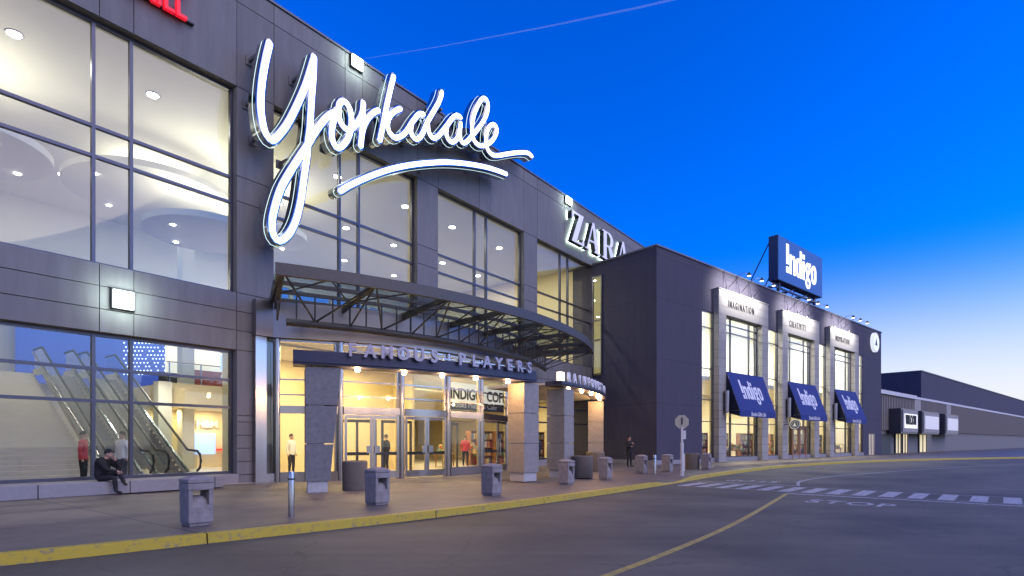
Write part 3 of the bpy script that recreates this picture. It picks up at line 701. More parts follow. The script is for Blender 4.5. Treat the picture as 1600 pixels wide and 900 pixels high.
arc_text(b2, 'RAINFOREST CAFE', 4.5, 29.0, 4.0, .52, M['lettering'], pR + .05, xs=.75, off=.02)
mb = MB(); mb.arc(pU, pV, pR - 3.5, pR - .62, 3.84, 3.94, 2.0, 31.5, 20); mb.build('soffit', M['base'], b2)
mb = MB(); x, y = pU + (pR - .1) * math.sin(R(3.1)), -(pV + (pR - .1) * math.cos(R(3.1))); mb.box(x - .16, x + .16, y - .1, y + .1, 4.0, 4.36, bev=.03); mb.build('box_lamp', emis('cream_lamp', (1, .85, .6), 2.2), b2)
for a in (6, 11, 16, 22, 27):
    x, y = pU + (pR - .2) * math.sin(R(a)), -(pV + (pR - .2) * math.cos(R(a)))
    mb = MB(); mb.lathe(x, y, [(.085, 3.79), (.07, 3.73), (.03, 3.71)], 12); mb.build('lamp', M['warmlamp'], b2)
    point(FM, (x, y, 3.6), 80, (1, .55, .22), .05)
point(FM, (9.9, -7.0, .5), 14, (1, .85, .65), .05)

# ------------------------------------------------------------------ lit script sign
def uv(px, py, v):      # picture measurement -> facade coordinates at stand-off v
    r = (px - 800) / 886; a = -9.44 + v * .7989; b = 19.46 - v * .6014
    t = (r * b - a) / (.6014 - r * .7989); Y = b + t * .7989
    return Vector((t, 1.6 + (690 - py) / 886 * Y))
STR = [
 [(425, 66), (418.7, 93.5), (413, 129), (411.2, 163.4), (415, 193.6), (420.5, 209), (428.5, 217.4), (437, 212.5), (451.8, 193.6), (465, 169), (480, 135), (488.6, 108.6), (494, 90)],
 [(494.3, 88), (493.4, 116), (490.5, 154), (487.7, 201), (485.5, 216), (483.4, 241.7), (479, 273), (472.8, 315.6), (464.4, 347), (452.8, 367), (440, 374.7), (431.7, 367), (428.5, 350.5), (431.7, 328), (442, 294.4), (457, 267), (471.8, 243.8), (484.4, 224.8), (495, 206.7), (506.7, 190), (518.3, 178.3), (529, 173)],
 [(529, 172), (524, 190), (521.7, 208), (525, 223), (531.7, 230), (541.7, 223), (549, 210), (552.5, 193), (551.7, 175), (546.7, 161.7), (540, 156), (533.7, 161.7), (532.5, 175), (535, 188), (541.7, 198), (550, 201), (560, 193), (568, 180), (571, 168)],
 [(571, 160), (570.4, 175), (570, 193), (568, 215), (567, 226)],
 [(568, 214), (569.5, 204), (573, 192), (580, 181), (588, 173.5), (594, 171)],
 [(618, 118.5), (613, 138), (606.7, 166.7), (601.7, 193), (596.7, 217)],
 [(628, 168.5), (620, 172), (612.5, 179), (608.5, 190), (609.5, 201), (614, 209), (621, 214), (630.7, 210.7), (638.7, 202.7), (645.3, 192), (652, 182.7), (658, 176.5), (664, 177)],
 [(646, 192), (644.5, 202), (647, 211), (653, 216), (659.7, 212.5), (665, 202.7), (670.7, 189), (680, 173), (688, 158.7), (692, 148), (693, 143)],
 [(671, 192), (672, 202), (675, 210), (680, 214.5), (686, 212.5), (693, 205), (701, 194.7), (709, 184), (716, 178.9), (722, 182)],
 [(701, 196), (699.6, 206), (702.7, 216), (709, 221), (715.5, 217), (720, 207), (722.5, 192)],
 [(721.5, 195), (721, 208), (722.5, 218), (727, 222.5), (733, 219), (740, 210.7), (748, 201.5), (756, 190.7), (762.7, 177), (764.9, 164), (762.7, 155), (757, 152.5), (750.7, 160), (744, 174.7), (740.7, 189), (740, 202.7), (742.7, 217.3), (749, 225), (757, 226.7), (766.7, 222.7), (774.7, 214), (778.7, 204), (777.5, 196.5), (772.7, 193.3), (766.5, 197.3), (762.5, 208), (762, 221), (764.5, 233), (771.5, 240.7), (781, 242), (793, 240), (806.7, 238), (820, 237.3), (828, 238.7), (833, 243)],
 [(535, 297), (550, 288), (580, 274.5), (610, 264), (640, 257.4), (670, 253.8), (700, 252.6), (730, 254.8), (760, 260), (780, 266), (793, 271)],
]
VF = 1.15
def catmull(P, step=.16):
    out = []
    for i in range(len(P) - 1):
        p0 = P[i - 1] if i else P[0] * 2 - P[1]; p1 = P[i]; p2 = P[i + 1]; p3 = P[i + 2] if i + 2 < len(P) else P[-1] * 2 - P[-2]
        n = max(2, int((p2 - p1).length / step))
        for k in range(n):
            t = k / n; out.append(.5 * ((2 * p1) + (-p0 + p2) * t + (2 * p0 - 5 * p1 + 4 * p2 - p3) * t * t + (-p0 + 3 * p1 - 3 * p2 + p3) * t ** 3))
    out.append(P[-1]); return out
def ribbon(mb, path, hw, y0, y1, dome=.03, n=10):
    """rounded-rectangle section swept along a path in the facade plane, rounded ends"""
    m = len(path); L = [0]
    for i in range(1, m): L.append(L[-1] + (path[i] - path[i - 1]).length)
    prof = [(-1, y1), (-1, y0 + dome), (-.8, y0 + .012), (0, y0), (.8, y0 + .012), (1, y0 + dome), (1, y1)]
    k = len(prof); vs = []; fs = []
    ext = [(path[0], path[0] - (path[1] - path[0]).normalized() * hw)]
    rows = []
    t0 = (path[1] - path[0]).normalized(); t1 = (path[-1] - path[-2]).normalized()
    for q in (1, .9, .6, .3): rows.append((path[0] - t0 * hw * q, t0, math.sqrt(max(0.02, 1 - q * q))))
    for i in range(m):
        t = (path[min(i + 1, m - 1)] - path[max(i - 1, 0)]).normalized(); rows.append((path[i], t, 1))
    for q in (.3, .6, .9, 1): rows.append((path[-1] + t1 * hw * q, t1, math.sqrt(max(0.02, 1 - q * q))))
    for p, t, s in rows:
        nn = Vector((-t.y, t.x)) * hw * s
        for a, y in prof: q = p + nn * a; vs.append((q.x, y, q.y))
    r = len(rows)
    for i in range(r - 1):
        for j in range(k): fs.append((i * k + j, i * k + (j + 1) % k, (i + 1) * k + (j + 1) % k, (i + 1) * k + j))
    fs += [tuple(range(k)), tuple((r - 1) * k + j for j in range(k - 1, -1, -1))]
    mb.add(vs, fs)
sign = T('script_sign', 'huge lit white Yorkdale script sign with underline swoosh', 'sign', FM, (8, -.6, 12.5))
ch = MB(); fc = MB(); ne = MB()
for i, s_ in enumerate(STR):
    pth = catmull([uv(x, y, VF) for x, y in s_])
    dz = .004 * i
    ribbon(ch, pth, .18, -1.02 - dz, -.52 + dz, .05)
    ribbon(ne, pth, .186, -.80 - dz, -.775 - dz, .004)  # glowing band put in for the line of light reflected in the chrome sides
    ribbon(fc, pth, .098, -1.055 - dz, -1.0, .02)
ch.build('channel_case', M['chrome'], sign, smooth=True); fc.build('light_face', M['face'], sign, smooth=True); ne.build('reflection_band', M['sheen_line'], sign)
for (x, y) in ((403, 85), (398, 155), (470, 118), (408, 212), (450, 250), (425, 320), (432, 368), (518, 226), (562, 222), (592, 214), (612, 140), (640, 215), (676, 214), (706, 220), (745, 222), (768, 240), (600, 266), (668, 258), (740, 260), (538, 296), (690, 160)):
    p = uv(x, y, .6); z = min(p.y, 17.2)
    mb = MB(); mb.box(p.x - .12, p.x + .12, -.05, 0, z - .15, z + .15); mb.bar((p.x, -.02, z), (p.x, -.6, z + .0), .1); mb.build('bracket', M['core'], sign)
point(FM, (1, -1.9, 11), 0.01)

# ------------------------------------------------------------------ serif letter sign on the parapet
def serifZARA():
    def seg(x0, z0, x1, z1, w_): return [(x0 - w_ / 2, z0), (x0 + w_ / 2, z0), (x1 + w_ / 2, z1), (x1 - w_ / 2, z1)]
    L = {}
    L['Z'] = [[(0, 0), (1.25, 0), (1.25, .45), (1.17, .45), (1.05, .13), (.45, .13)], [(0, 2), (1.2, 2), (.8, 1.87), (.2, 1.87), (.08, 1.5), (0, 1.5)], [(.0, 0.0), (.42, 0.0), (1.2, 2), (.8, 2)]]
    A = [[(.0, 0), (.09, 0), (.74, 1.95), (.66, 1.95)], [(1.02, 0), (1.42, 0), (.82, 2.0), (.62, 2.0)], [(.28, .62), (1.15, .62), (1.12, .72), (.31, .72)], [(-.12, 0), (.24, 0), (.24, .08), (-.12, .08)], [(.9, 0), (1.55, 0), (1.55, .08), (.9, .08)]]
    L['A'] = A
    Rr = [[(.18, 0), (.5, 0), (.5, 2), (.18, 2)], [(0, 0), (.68, 0), (.68, .08), (0, .08)], [(0, 1.92), (.9, 1.92), (.9, 2), (0, 2)], [(.75, .95), (1.1, .95), (1.55, 0), (1.1, 0)]]
    n = 10; cx, cz = .75, 1.46
    for i in range(n):
        a0 = R(90 - 180 * i / n); a1 = R(90 - 180 * (i + 1) / n)
        ro, ri = (.55, .54), (.28, .44)
        Rr.append([(cx + ri[0] * math.cos(a0), cz + ri[1] * math.sin(a0)), (cx + ro[0] * math.cos(a0), cz + ro[1] * math.sin(a0)), (cx + ro[0] * math.cos(a1), cz + ro[1] * math.sin(a1)), (cx + ri[0] * math.cos(a1), cz + ri[1] * math.sin(a1))])
    Rr.append([(.5, .92), (.78, .92), (.78, 1.02), (.5, 1.02)])
    L['R'] = Rr
    return L
ZL = serifZARA()
zs_ = T('zara_sign', 'halo lit ZARA letters on the parapet beside the blue building', 'sign', FM, (25, -.2, 14.4))
for ch_, u0 in (('Z', 21.45), ('A', 23.35), ('R', 25.55), ('A', 27.9)):
    mb = MB(); sh = MB(); ha = MB()
    for i, poly in enumerate(ZL[ch_]):
        e = .003 * i; sc = 1.22
        pp = [(u0 + x * sc, 14.5 + z * .97) for x, z in poly]
        c = Vector((sum(p[0] for p in pp) / len(pp), sum(p[1] for p in pp) / len(pp)))
        mb.prism(pp, lambda p, q: (p[0], q, p[1]), -.5 - e, -.46)
        sh.prism(pp, lambda p, q: (p[0], q, p[1]), -.459, -.13 + e)
        big = [tuple(Vector(p) + (Vector(p) - c).normalized() * .02) for p in pp]
        ha.prism(big, lambda p, q: (p[0], q, p[1]), -.12 - e, -.08)
    l = mb.build('letter', M['zface'], zs_); sh.build('letter_return', M['dark'], l, off=zs_.off); ha.build('letter_halo', M['halo'], l, off=zs_.off)

# red grill sign
gs = T('red_sign', 'red GRILL letters high on the wall above the corner window', 'sign', FM, (-3.5, -.1, 14.9))
text('lettering', 'GRILL', .66, .07, M['red'], gs, (-3.55, -.22, 14.93), xs=1.0, off=.02, spacing=1.08)
text('upper_lettering', 'KEG', 1.25, .07, M['red'], gs, (-4.05, -.22, 15.68), xs=1.0, off=.03, spacing=1.0)
mb = MB(); mb.box(-3.5, -1.45, -.14, -.0, 14.98, 15.02); mb.build('letter_rail', M['dark'], gs)

# wall lamps
def wall_lamp(u0, u1, z0, z1, label, p):
    t = T('wall_lamp', label, 'wall lamp', FM, ((u0 + u1) / 2, 0, z0), group='bright square wall lamps on the facade')
    mb = MB(); mb.box(u0 - .03, u1 + .03, -.13, -.002, z0 - .03, z1 + .05, bev=.01); mb.build('housing', M['dark'], t)
    mb = MB(); mb.box(u0, u1, -.17, -.12, z0, z1, bev=.015); mb.build('lens', M['lamp'], t)
    spot(FM, ((u0 + u1) / 2, -.75, (z0 + z1) / 2), ((u0 + u1) / 2, 0, (z0 + z1) / 2), 160, 165, (.8, 1, .9), .3, 1)
wall_lamp(4.68, 5.2, 16.95, 17.42, 'square lamp at the roof edge above the script sign', 1)
wall_lamp(21.3, 21.95, 16.95, 17.4, 'square lamp at the roof edge above the Z of the serif sign', 1)
wall_lamp(-3.7, -3.17, 5.5, 6.02, 'square lamp between the upper and lower corner windows', 1)

# ------------------------------------------------------------------ street furniture
def litter_bin(frame, loc, rot, label):
    t = T('litter_bin', label, 'litter bin', frame, loc, rot=rot, group='concrete litter bins along the sidewalk')
    t.off = Vector((0, 0, 0))
    mb = MB(); mb.lathe(0, 0, [(.27, .0), (.29, .01), (.29, .045), (.25, .05)], 4, R(45)); mb.box(-.235, .235, -.235, .235, .05, .36, bev=.03); mb.build('body', M['bin'], t)
    mb = MB(); mb.lathe(0, 0, [(.23, .35), (.2, .43), (.13, .5), (.04, .52)], 12); mb.build('inner_dome', M['bin'], t, smooth=True)
    for sx in (-1, 1): mb = MB(); mb.box(sx * .235, sx * .15, -.23, .23, .345, .63, bev=.012); mb.build('side_wall', M['bin'], t)
    mb = MB(); mb.box(-.245, .245, -.245, .245, .62, .735, bev=.015); mb.build('band', M['bin'], t)
    t.o.scale = (.86, .86, 1)
    mb = MB(); mb.lathe(0, 0, [(.31, .735), (.345, .75), (.345, .8), (.2, .845), (.12, .86)], 4, R(45)); mb.build('cap', M['bin'], t)
    return t
bl = litter_bin(FW, (-5.48, 9.85, .15), R(50), 'square concrete litter bin nearest the seated man, beside the yellow kerb')
BINS = [((-3.1, 13.05, .15), R(52), 'concrete litter bin between the round planter and the kerb'),
        ((-.55, 15.3, .15), R(52), 'concrete litter bin in front of the last glass doors'),
        ((1.83, 19.1, .15), R(52), 'concrete litter bin before the pillar with the white box lamp'),
        ((3.62, 22.0, .15), R(52), 'concrete litter bin just right of the second round planter'),
        ((5.8, 25.4, .15), R(52), 'concrete litter bin to the right of the standing man'),
        ((7.4, 27.0, .15), R(52), 'concrete litter bin between the short bollard and stop sign'),
        ((10.1, 29.5, .15), R(52), 'concrete litter bin beside the square planter near the blue wall')]
for l, r_, lab in BINS: dup(bl.o, FW, l, r_, lab)
def planter(loc, r, h, label, m=M['aggregate']):
    t = T('round_planter', label, 'planter', FW, loc, group='round aggregate planters'); t.off = Vector((0, 0, 0))
    mb = MB(); mb.lathe(0, 0, [(r * .93, 0), (r * .97, .03), (r, h - .08), (r, h - .03), (r - .03, h), (r - .09, h), (r - .1, h - .08)], 32); mb.build('drum', m, t, smooth=True)
    mb = MB(); mb.ring(0, 0, h - .12, h - .07, r - .095, n=24); mb.build('soil', M['dark'], t)
planter((-4.7, 16.95, .15), .37, .88, 'round pebble finish planter beside the tapering pillar')
planter((2.85, 22.9, .15), .42, .88, 'round pebble finish planter behind the litter bins')
planter((4.05, 27.6, .15), .45, .95, 'darker planter standing back by the far pillar')
planter((9.5, 29.9, .15), .38, .85, 'planter tight against the last litter bin by the stop sign')
def bollard(loc, h, r, label):
    t = T('steel_bollard', label, 'bollard', FW, loc, group='steel bollards on the sidewalk'); t.off = Vector((0, 0, 0))
    mb = MB(); mb.lathe(0, 0, [(r, 0), (r, h - .03), (r * .85, h)], 20); mb.build('tube', M['steel'], t, smooth=True)
    mb = MB(); mb.lathe(0, 0, [(r + .004, h - .16), (r + .004, h - .13)], 20); mb.build('collar', M['dark'], t)
bollard((-4.28, 11.0, .15), .87, .06, 'shiny steel bollard near the tapering granite pillar')
bollard((6.34, 25.2, .15), .86, .07, 'pale short bollard between two far litter bins')
def stop_sign():
    t = T('stop_sign', 'octagonal sign seen from behind on a tall white post', 'sign', FW, (7.17, 23.9, .15)); t.off = Vector((0, 0, .15))
    mb = MB(); mb.lathe(0, 0, [(.065, .15), (.065, 1.55)], 12); mb.build('post_sleeve', M['post'], t, smooth=True)
    mb = MB(); mb.box(-.035, .035, -.03, .03, 1.55, 2.2); mb.build('post', M['post'], t)
    mb = MB(); pts = [(.285 * math.cos(R(22.5 + 45 * i)) / math.cos(R(22.5)), 2.43 + .285 * math.sin(R(22.5 + 45 * i)) / math.cos(R(22.5))) for i in range(8)]
    mb.prism(pts, lambda p, q: (p[0], q, p[1]), .02, .035); mb.build('sign_plate', M['signback'], t)
    mb = MB(); mb.box(-.02, .02, -.02, .018, 2.33, 2.62); mb.build('back_rail', M['dark'], t)
stop_sign()
t = T('small_sign', 'small narrow sign on a thin post just behind the stop sign', 'sign', FW, (8.55, 28.2, .15)); t.off = Vector((0, 0, .15))
mb = MB(); mb.ring(0, 0, .15, 2.2, .025, n=8); mb.build('post', M['frame'], t)
mb = MB(); mb.ring(0, 0, .15, 1.0, .05, n=10); mb.build('post_sleeve', M['post'], t)
mb = MB(); mb.box(-.07, .09, -.05, -.03, 1.72, 2.15); mb.build('sign_plate', M['post'], t)

# ------------------------------------------------------------------ dark blue bookstore building
HB = 13.86
ind = T('bookstore_building', 'dark indigo blue store with three tall stone framed windows', 'building', FI)
U_END = 43.3
POR = [6.87, 17.03, 27.19]; PW = 7.6
# front wall built around the openings: strips of glass between portals from z .45 to 10.67
wall = MB()
GAPS = [(5.34, 6.9), (14.44, 17.06), (24.6, 27.22), (34.76, 37.25)]
def wbox(a, b, z0, z1, y0=0, y1=.3): wall.box(a, b, y0, y1, z0, z1)
wbox(0, 5.34, .15, HB); wbox(5.34, 37.25, 10.67, HB)
wall.box(37.25, U_END, 0, .3, 2.45, HB); wall.box(37.25, 39.1, 0, .3, .15, 2.45); wall.box(41.0, U_END, 0, .3, .15, 2.45)
for p in POR:
    wall.box(p + .03, p + 1.05, 0, .3, .15, 10.67); wall.box(p + PW - 1.05, p + PW - .03, 0, .3, .15, 10.67)
wall.box(-.0, .3, .3, 24, .15, HB); wall.box(U_END - .3, U_END, .3, 24, .15, HB)
wall.build('wall', M['indigo_wall'], ind)
mb = MB()   # joints as shallow dark reveals standing 3 mm proud
for z in (4.0, 6.85, 10.67, 13.35):
    mb.box(-.003, -.001, .0, 12, z - .012, z + .012); mb.box(-.003, 5.33, -.003, -.001, z - .012, z + .012); mb.box(37.3, U_END, -.003, -.001, z - .012, z + .012)
mb.box(5.34, 37.3, -.003, -.001, 13.338, 13.362)
for x in (5.34, 37.3): mb.box(x - .012, x + .012, -.004, -.001, 10.7, HB - .1)
mb.build('wall_joints', M['indigo_joint'], ind)
mb = MB(); mb.box(-.08, U_END + .08, -.08, .4, HB, HB + .1); mb.box(-.08, .4, .4, 24, HB, HB + .1); mb.build('coping', M['coping'], ind)
mb = MB(); mb.box(.3, U_END - .3, .3, 24, HB - .6, HB - .4); mb.build('roof', M['ballast'], ind)
mb = MB(); mb.box(-.06, 5.34, -.06, -.0, .15, .42); mb.box(-.06, -.0, .0, 12, .15, .42); mb.box(5.34, 37.3, -.1, .28, .15, .45); mb.build('plinth', M['ledge'], ind)
# stone portals
for n, p in enumerate(POR):
    mb = MB(); zc = [.15 + .61 * i for i in range(18)]; zc = [z for z in zc if z < 10.6] + [10.63]
    for z0, z1 in zip(zc[:-1], zc[1:]):
        mb.box(p + .01, p + 1.04, -.4, -.0, z0 + .008, z1 - .008); mb.box(p + PW - 1.04, p + PW - .01, -.4, -.0, z0 + .008, z1 - .008)
    for z0, z1 in ((10.63, 11.2), (11.2, 11.78), (11.78, 12.35)): mb.box(p, p + PW, -.4, -.0, z0 + .008, z1 - .008)
    mb.box(p - .04, p + PW + .04, -.44, -.0, 12.35, 12.42)
    po = mb.build('stone_portal', M['portal'], ind)
    mb = MB(); mb.box(p + .02, p + 1.03, -.38, -.02, .15, 10.6); mb.box(p + PW - 1.03, p + PW - .02, -.38, -.02, .15, 10.6); mb.box(p + .02, p + PW - .02, -.38, -.02, 10.6, 12.3); mb.build('portal_joints', M['joint'], po, off=ind.off)
    o = text('lettering', ('IMAGINATION', 'CREATIVITY', 'INSPIRATION')[n], .7, .015, M['black'], po, (p + 1.25, -.42, 11.24), xs=.62, off=.008, spacing=1.5)
    window_grid(ind, p + 1.05, p + PW - 1.05, .45, 10.63, .1, (p + 2.5, p + 5.35), (2.9, 3.9, 6.6, 9.55, 10.1), fw=.08, name='window')
for (a, b) in GAPS:
    if a > 30: b = 37.25
    window_grid(ind, a + .0, b, .45, 10.67, .12, () if b - a < 2 else (), (3.0, 4.53, 6.7, 9.57), fw=.06)
    mb = MB(); mb.box(b - .06, b - .0, .2, .3, .45, 10.67); mb.build('window_return', M['cream'], ind)
# service door on the right
mb = MB(); mb.box(39.1, 41.0, .05, .2, .15, 2.45); d = mb.build('door', M['cream'], ind)
mb = MB(); mb.box(39.1, 39.2, -.02, .05, .15, 2.45); mb.box(40.9, 41.0, -.02, .05, .15, 2.45); mb.box(40.0, 40.08, -.02, .05, .15, 2.45); mb.build('door_frame', M['steel'], d, off=ind.off)
# interior
mb = MB(); mb.box(.3, U_END - .3, 9, 9.2, .15, HB - .7); mb.box(5.1, 5.3, .5, 9, .15, HB - .7); mb.box(37.4, 37.6, .5, 9, .15, HB - .7); mb.build('interior_wall', M['white'], ind)
mb = MB(); mb.box(5.3, 37.4, 1.6, 9, 6.2, 6.5); mb.box(5.3, 37.4, .5, 9, 13.0, 13.1); mb.build('interior_ceiling', M['white'], ind)
mb = MB(); mb.box(5.3, 37.4, .3, 9, .16, .19); mb.build('interior_floor', M['floor_in'], ind)
for i in range(9):
    u = 7 + i * 3.6
    area(FI, (u, 4.5, 12.9), 800, .8, (1, .97, .92)); area(FI, (u, 2.5, 6.1), 220, .5, (1, .78, .42)); area(FI, (u + 1.6, 6, 6.1), 200, .5, (1, .78, .42))
# entrance doors inside portal two
en = T('wooden_entrance', 'brown double door frame in the middle portal under its awning', 'door', FI, (20.9, -.1, .15))
mb = MB(); mb.box(19.6, 19.78, -.12, .06, .15, 2.95); mb.box(22.4, 22.58, -.12, .06, .15, 2.95); mb.box(19.78, 22.4, -.12, .06, 2.75, 2.95); mb.box(21.0, 21.18, -.12, .06, .15, 2.75); mb.build('door_frame', M['wood'], en)
for a, b in ((19.8, 20.98), (21.2, 22.38)):
    mb = MB(); mb.box(a, a + .15, -.08, .0, .17, 2.73); mb.box(b - .15, b, -.08, .0, .17, 2.73); mb.box(a + .15, b - .15, -.08, .0, .17, .5); mb.box(a + .15, b - .15, -.08, .0, 2.6, 2.73); dd = mb.build('door', M['wood'], en)
    mb = MB(); mb.box(a + .14, b - .14, -.045, -.035, .48, 2.62); mb.build('pane', M['glass'], dd, off=en.off)

# ---- bold condensed store lettering made of strokes
def rrect(cx, cz, w_, h_, r, n=6):
    pts = []
    for qx, qz, a0 in ((1, 1, 0), (-1, 1, 90), (-1, -1, 180), (1, -1, 270)):
        for i in range(n + 1): a = R(a0 + 90 * i / n); pts.append((cx + qx * (w_ / 2 - r) + r * math.cos(a), cz + qz * (h_ / 2 - r) + r * math.sin(a)))
    return pts
def loop(mb, fn, cx, cz, w_, h_, t_, e):
    o = rrect(cx, cz, w_, h_, min(w_, h_) / 2 * .95); i = rrect(cx, cz, w_ - 2 * t_, h_ - 2 * t_, max(.02, min(w_ - 2 * t_, h_ - 2 * t_) / 2 * .95)); n = len(o)
    for k in range(n): mb.prism([o[k], o[(k + 1) % n], i[(k + 1) % n], i[k]], fn, e[0], e[1])
def store_logo(fn, d=.03):
    """units: x-height 1.65, baseline 0, width about 6.25"""
    mb = MB(); z = [0]
    def E():
        z[0] += 1; return (-.002 * z[0], d)
    def r(x0, x1, z0, z1): mb.prism([(x0, z0), (x1, z0), (x1, z1), (x0, z1)], fn, *E())
    r(0, .5, .72, 2.4); mb.prism([(0, .0), (.5, .0), (.5, .5), (0, .5)], fn, *E())
    r(.66, 1.06, 0, 1.65); r(1.4, 1.8, 0, 1.35); mb.prism([(1.0, 1.3), (1.0, 1.5), (1.35, 1.65), (1.62, 1.62), (1.8, 1.35), (1.4, 1.25)], fn, *E())
    loop(mb, fn, 2.42, .82, 1.0, 1.68, .36, E()); r(2.7, 3.1, 0, 2.35)
    r(3.28, 3.7, 0, 1.6); r(3.28, 3.7, 1.8, 2.2)
    loop(mb, fn, 4.4, 1.12, 1.04, 1.1, .34, E()); loop(mb, fn, 4.42, -.12, 1.06, .98, .3, E()); r(4.1, 4.5, .3, .68); r(4.75, 5.0, 1.45, 1.7)
    loop(mb, fn, 5.68, .82, 1.1, 1.68, .36, E())
    return mb
# awnings
def awning(p, label):
    t = T('awning', label, 'awning', FI, (p + PW / 2, -.4, 3.35), group='blue awnings on the stone framed windows')
    a, b = p + 1.0, p + PW - 1.0; y0, z0, y1, z1 = -.4, 6.6, -1.42, 3.78
    mb = MB(); dd = Vector((0, y1 - y0, z1 - z0)).normalized(); nn = Vector((0, -dd.z, dd.y)) * .02
    if nn.y > 0: nn = -nn
    A = [(a, y0, z0), (b, y0, z0), (b, y1, z1), (a, y1, z1)]
    mb.hexa(A, [tuple(Vector(q) + nn) for q in A]); mb.box(a, b, y1 - .02, y1, z1 - .42, z1); mb.build('cloth', M['awning'], t)
    mb = MB()
    for x in (a + .001, b - .012): mb = MB(); mb.prism([(y0, z0 - .02), (y1 + .004, z1 - .02), (y1 + .004, z1 - .4), (y0, z1 - .1)], lambda q, s_: (s_, q[0], q[1]), x, x + .011); mb.build('side_cloth', M['awning_in'], t)
    L_ = Vector((0, y0 - y1, z0 - z1)).normalized(); base = Vector((0, y1, z1)) + L_ * .95; outn = Vector((0, -L_.z, L_.y))
    if outn.y > 0: outn = -outn
    sx, sz = .5, .62; ux = (a + b) / 2 - 6.23 * sx / 2
    fn = lambda q, e: tuple(Vector((ux + q[0] * sx, 0, 0)) + base + L_ * (q[1] * sz) + outn * (.028 - e * .3))
    store_logo(fn, .02).build('lettering', M['lettering'], t)
    text('valance_lettering', 'Books\u00b7Gifts\u00b7Life', .42, .004, M['lettering'], t, ((a + b) / 2, y1 - .028, z1 - .33), xs=.85, align='CENTER', off=.004)
    mb = MB(); mb.tube([(a, y1 + .02, z1 - .02), (b, y1 + .02, z1 - .02)], .025); mb.tube([(a, y1, z1), (a, -.1, z1)], .02); mb.tube([(b, y1, z1), (b, -.1, z1)], .02); mb.build('awning_frame', M['frame'], t)
for p, w_ in zip(POR, ('under the word IMAGINATION', 'under the word CREATIVITY', 'under the word INSPIRATION')): awning(p, 'sloping royal blue awning ' + w_)
# sconces
for p, w_ in zip(POR, ('first', 'middle', 'last')):
    t = T('wall_sconce', {'first': 'long grey wall light on the pier left of the IMAGINATION window', 'middle': 'long grey wall light on the pier left of the CREATIVITY window', 'last': 'long grey wall light on the pier left of the INSPIRATION window'}[w_], 'wall light', FI, (p + .75, -.4, 3.6), group='long wall lights on the stone piers')
    mb = MB(); mb.tube([(p + .7, -.62, 3.62), (p + .7, -.62, 5.2)], .16, 16); mb.build('shade', M['steelband'], t, smooth=True)
    mb = MB(); mb.box(p + .6, p + .8, -.56, -.4, 3.9, 4.1); mb.box(p + .6, p + .8, -.56, -.4, 4.8, 5.0); mb.build('bracket', M['frame'], t)
# gooseneck lamps
def goose(u, label):
    t = T('gooseneck_lamp', label, 'lamp', FI, (u, -.2, 12.42), group='gooseneck lamps above the stone portals')
    pth = [(u, -.28, 12.5), (u, -.6, 12.8), (u, -1.0, 13.15), (u, -1.35, 13.38), (u, -1.65, 13.42), (u, -1.85, 13.32)]
    mb = MB(); mb.tube(pth, .022, 6); mb.build('arm', M['steel'], t, smooth=True)
    mb = MB(); mb.tube([(u, -.28, 12.5), (u, -.05, HB - .05)], .015, 6); mb.build('stay_rod', M['frame'], t)
    mb = MB(); mb.lathe(u, -.28, [(.06, 12.42), (.09, 12.5), (.05, 12.7), (.02, 12.75)], 10); mb.build('base', M['frame'], t)
    mb = MB(); mb.lathe(u, -1.92, [(.17, 13.14), (.14, 13.22), (.06, 13.34), (.03, 13.38)], 14); h = mb.build('shade', M['dark'], t, smooth=True)
    mb = MB(); mb.ring(u, -1.92, 13.12, 13.15, .12, n=14); mb.build('bulb', emis_b, h, off=t.off)
    spot(FI, (u, -1.9, 13.05), (u, -.1, 12.5), 800, 120, (1, .97, .92), .08, .8)
emis_b = emis('gooseneck_bulb', (1, .97, .9), 6)
NM = ('left', 'middle', 'right')
for p, wd in zip(POR, ('IMAGINATION', 'CREATIVITY', 'INSPIRATION')):
    for k, dx in enumerate((1.35, 3.25, 5.15)): goose(p + dx, f'{NM[k]} gooseneck lamp of the three above the word {wd}')
# round emblem on wall and blade sign
em = T('round_wall_sign', 'white lit round coffee sign high at the building corner', 'sign', FI, (40.6, 0, 12.5))
mb = MB(); n = 40; mb.prism([(40.6 + 1.05 * math.cos(2 * math.pi * i / n), 12.45 + 1.05 * math.sin(2 * math.pi * i / n)) for i in range(n)], lambda p, q: (p[0], q, p[1]), -.3, -.02); mb.build('disc', emis('round_sign_face', (.85, .9, 1), .9), em)
mb = MB()
for r0, r1 in ((1.0, .95), (.62, .58)):
    for i in range(n):
        a0, a1 = 2 * math.pi * i / n, 2 * math.pi * (i + 1) / n
        mb.prism([(40.6 + r0 * math.cos(a0), 12.45 + r0 * math.sin(a0)), (40.6 + r0 * math.cos(a1), 12.45 + r0 * math.sin(a1)), (40.6 + r1 * math.cos(a1), 12.45 + r1 * math.sin(a1)), (40.6 + r1 * math.cos(a0), 12.45 + r1 * math.sin(a0))], lambda p, q: (p[0], q, p[1]), -.31, -.301)
mb.build('rings', mat('sign_green', (.02, .12, .1), .5), em)
mb = MB(); mb.prism([(40.25, 12.1), (40.95, 12.1), (40.8, 12.55), (40.6, 12.95), (40.4, 12.55)], lambda p, q: (p[0], q, p[1]), -.312, -.301); mb.build('emblem_figure', M['black'], em)
bs = T('blade_sign', 'small dark round sign projecting from the pier by the middle awning', 'sign', FI, (17.2, -.4, 3))
mb = MB(); cxx, cyy, czz, rr = 17.35, -1.25, 3.0, .42
mb.prism([(cyy + rr * math.cos(2 * math.pi * i / 32), czz + rr * math.sin(2 * math.pi * i / 32)) for i in range(32)], lambda p, q: (q, p[0], p[1]), cxx - .06, cxx + .06); mb.build('disc', mat('blade_dark', (.02, .04, .035), .5), bs)
mb = MB()
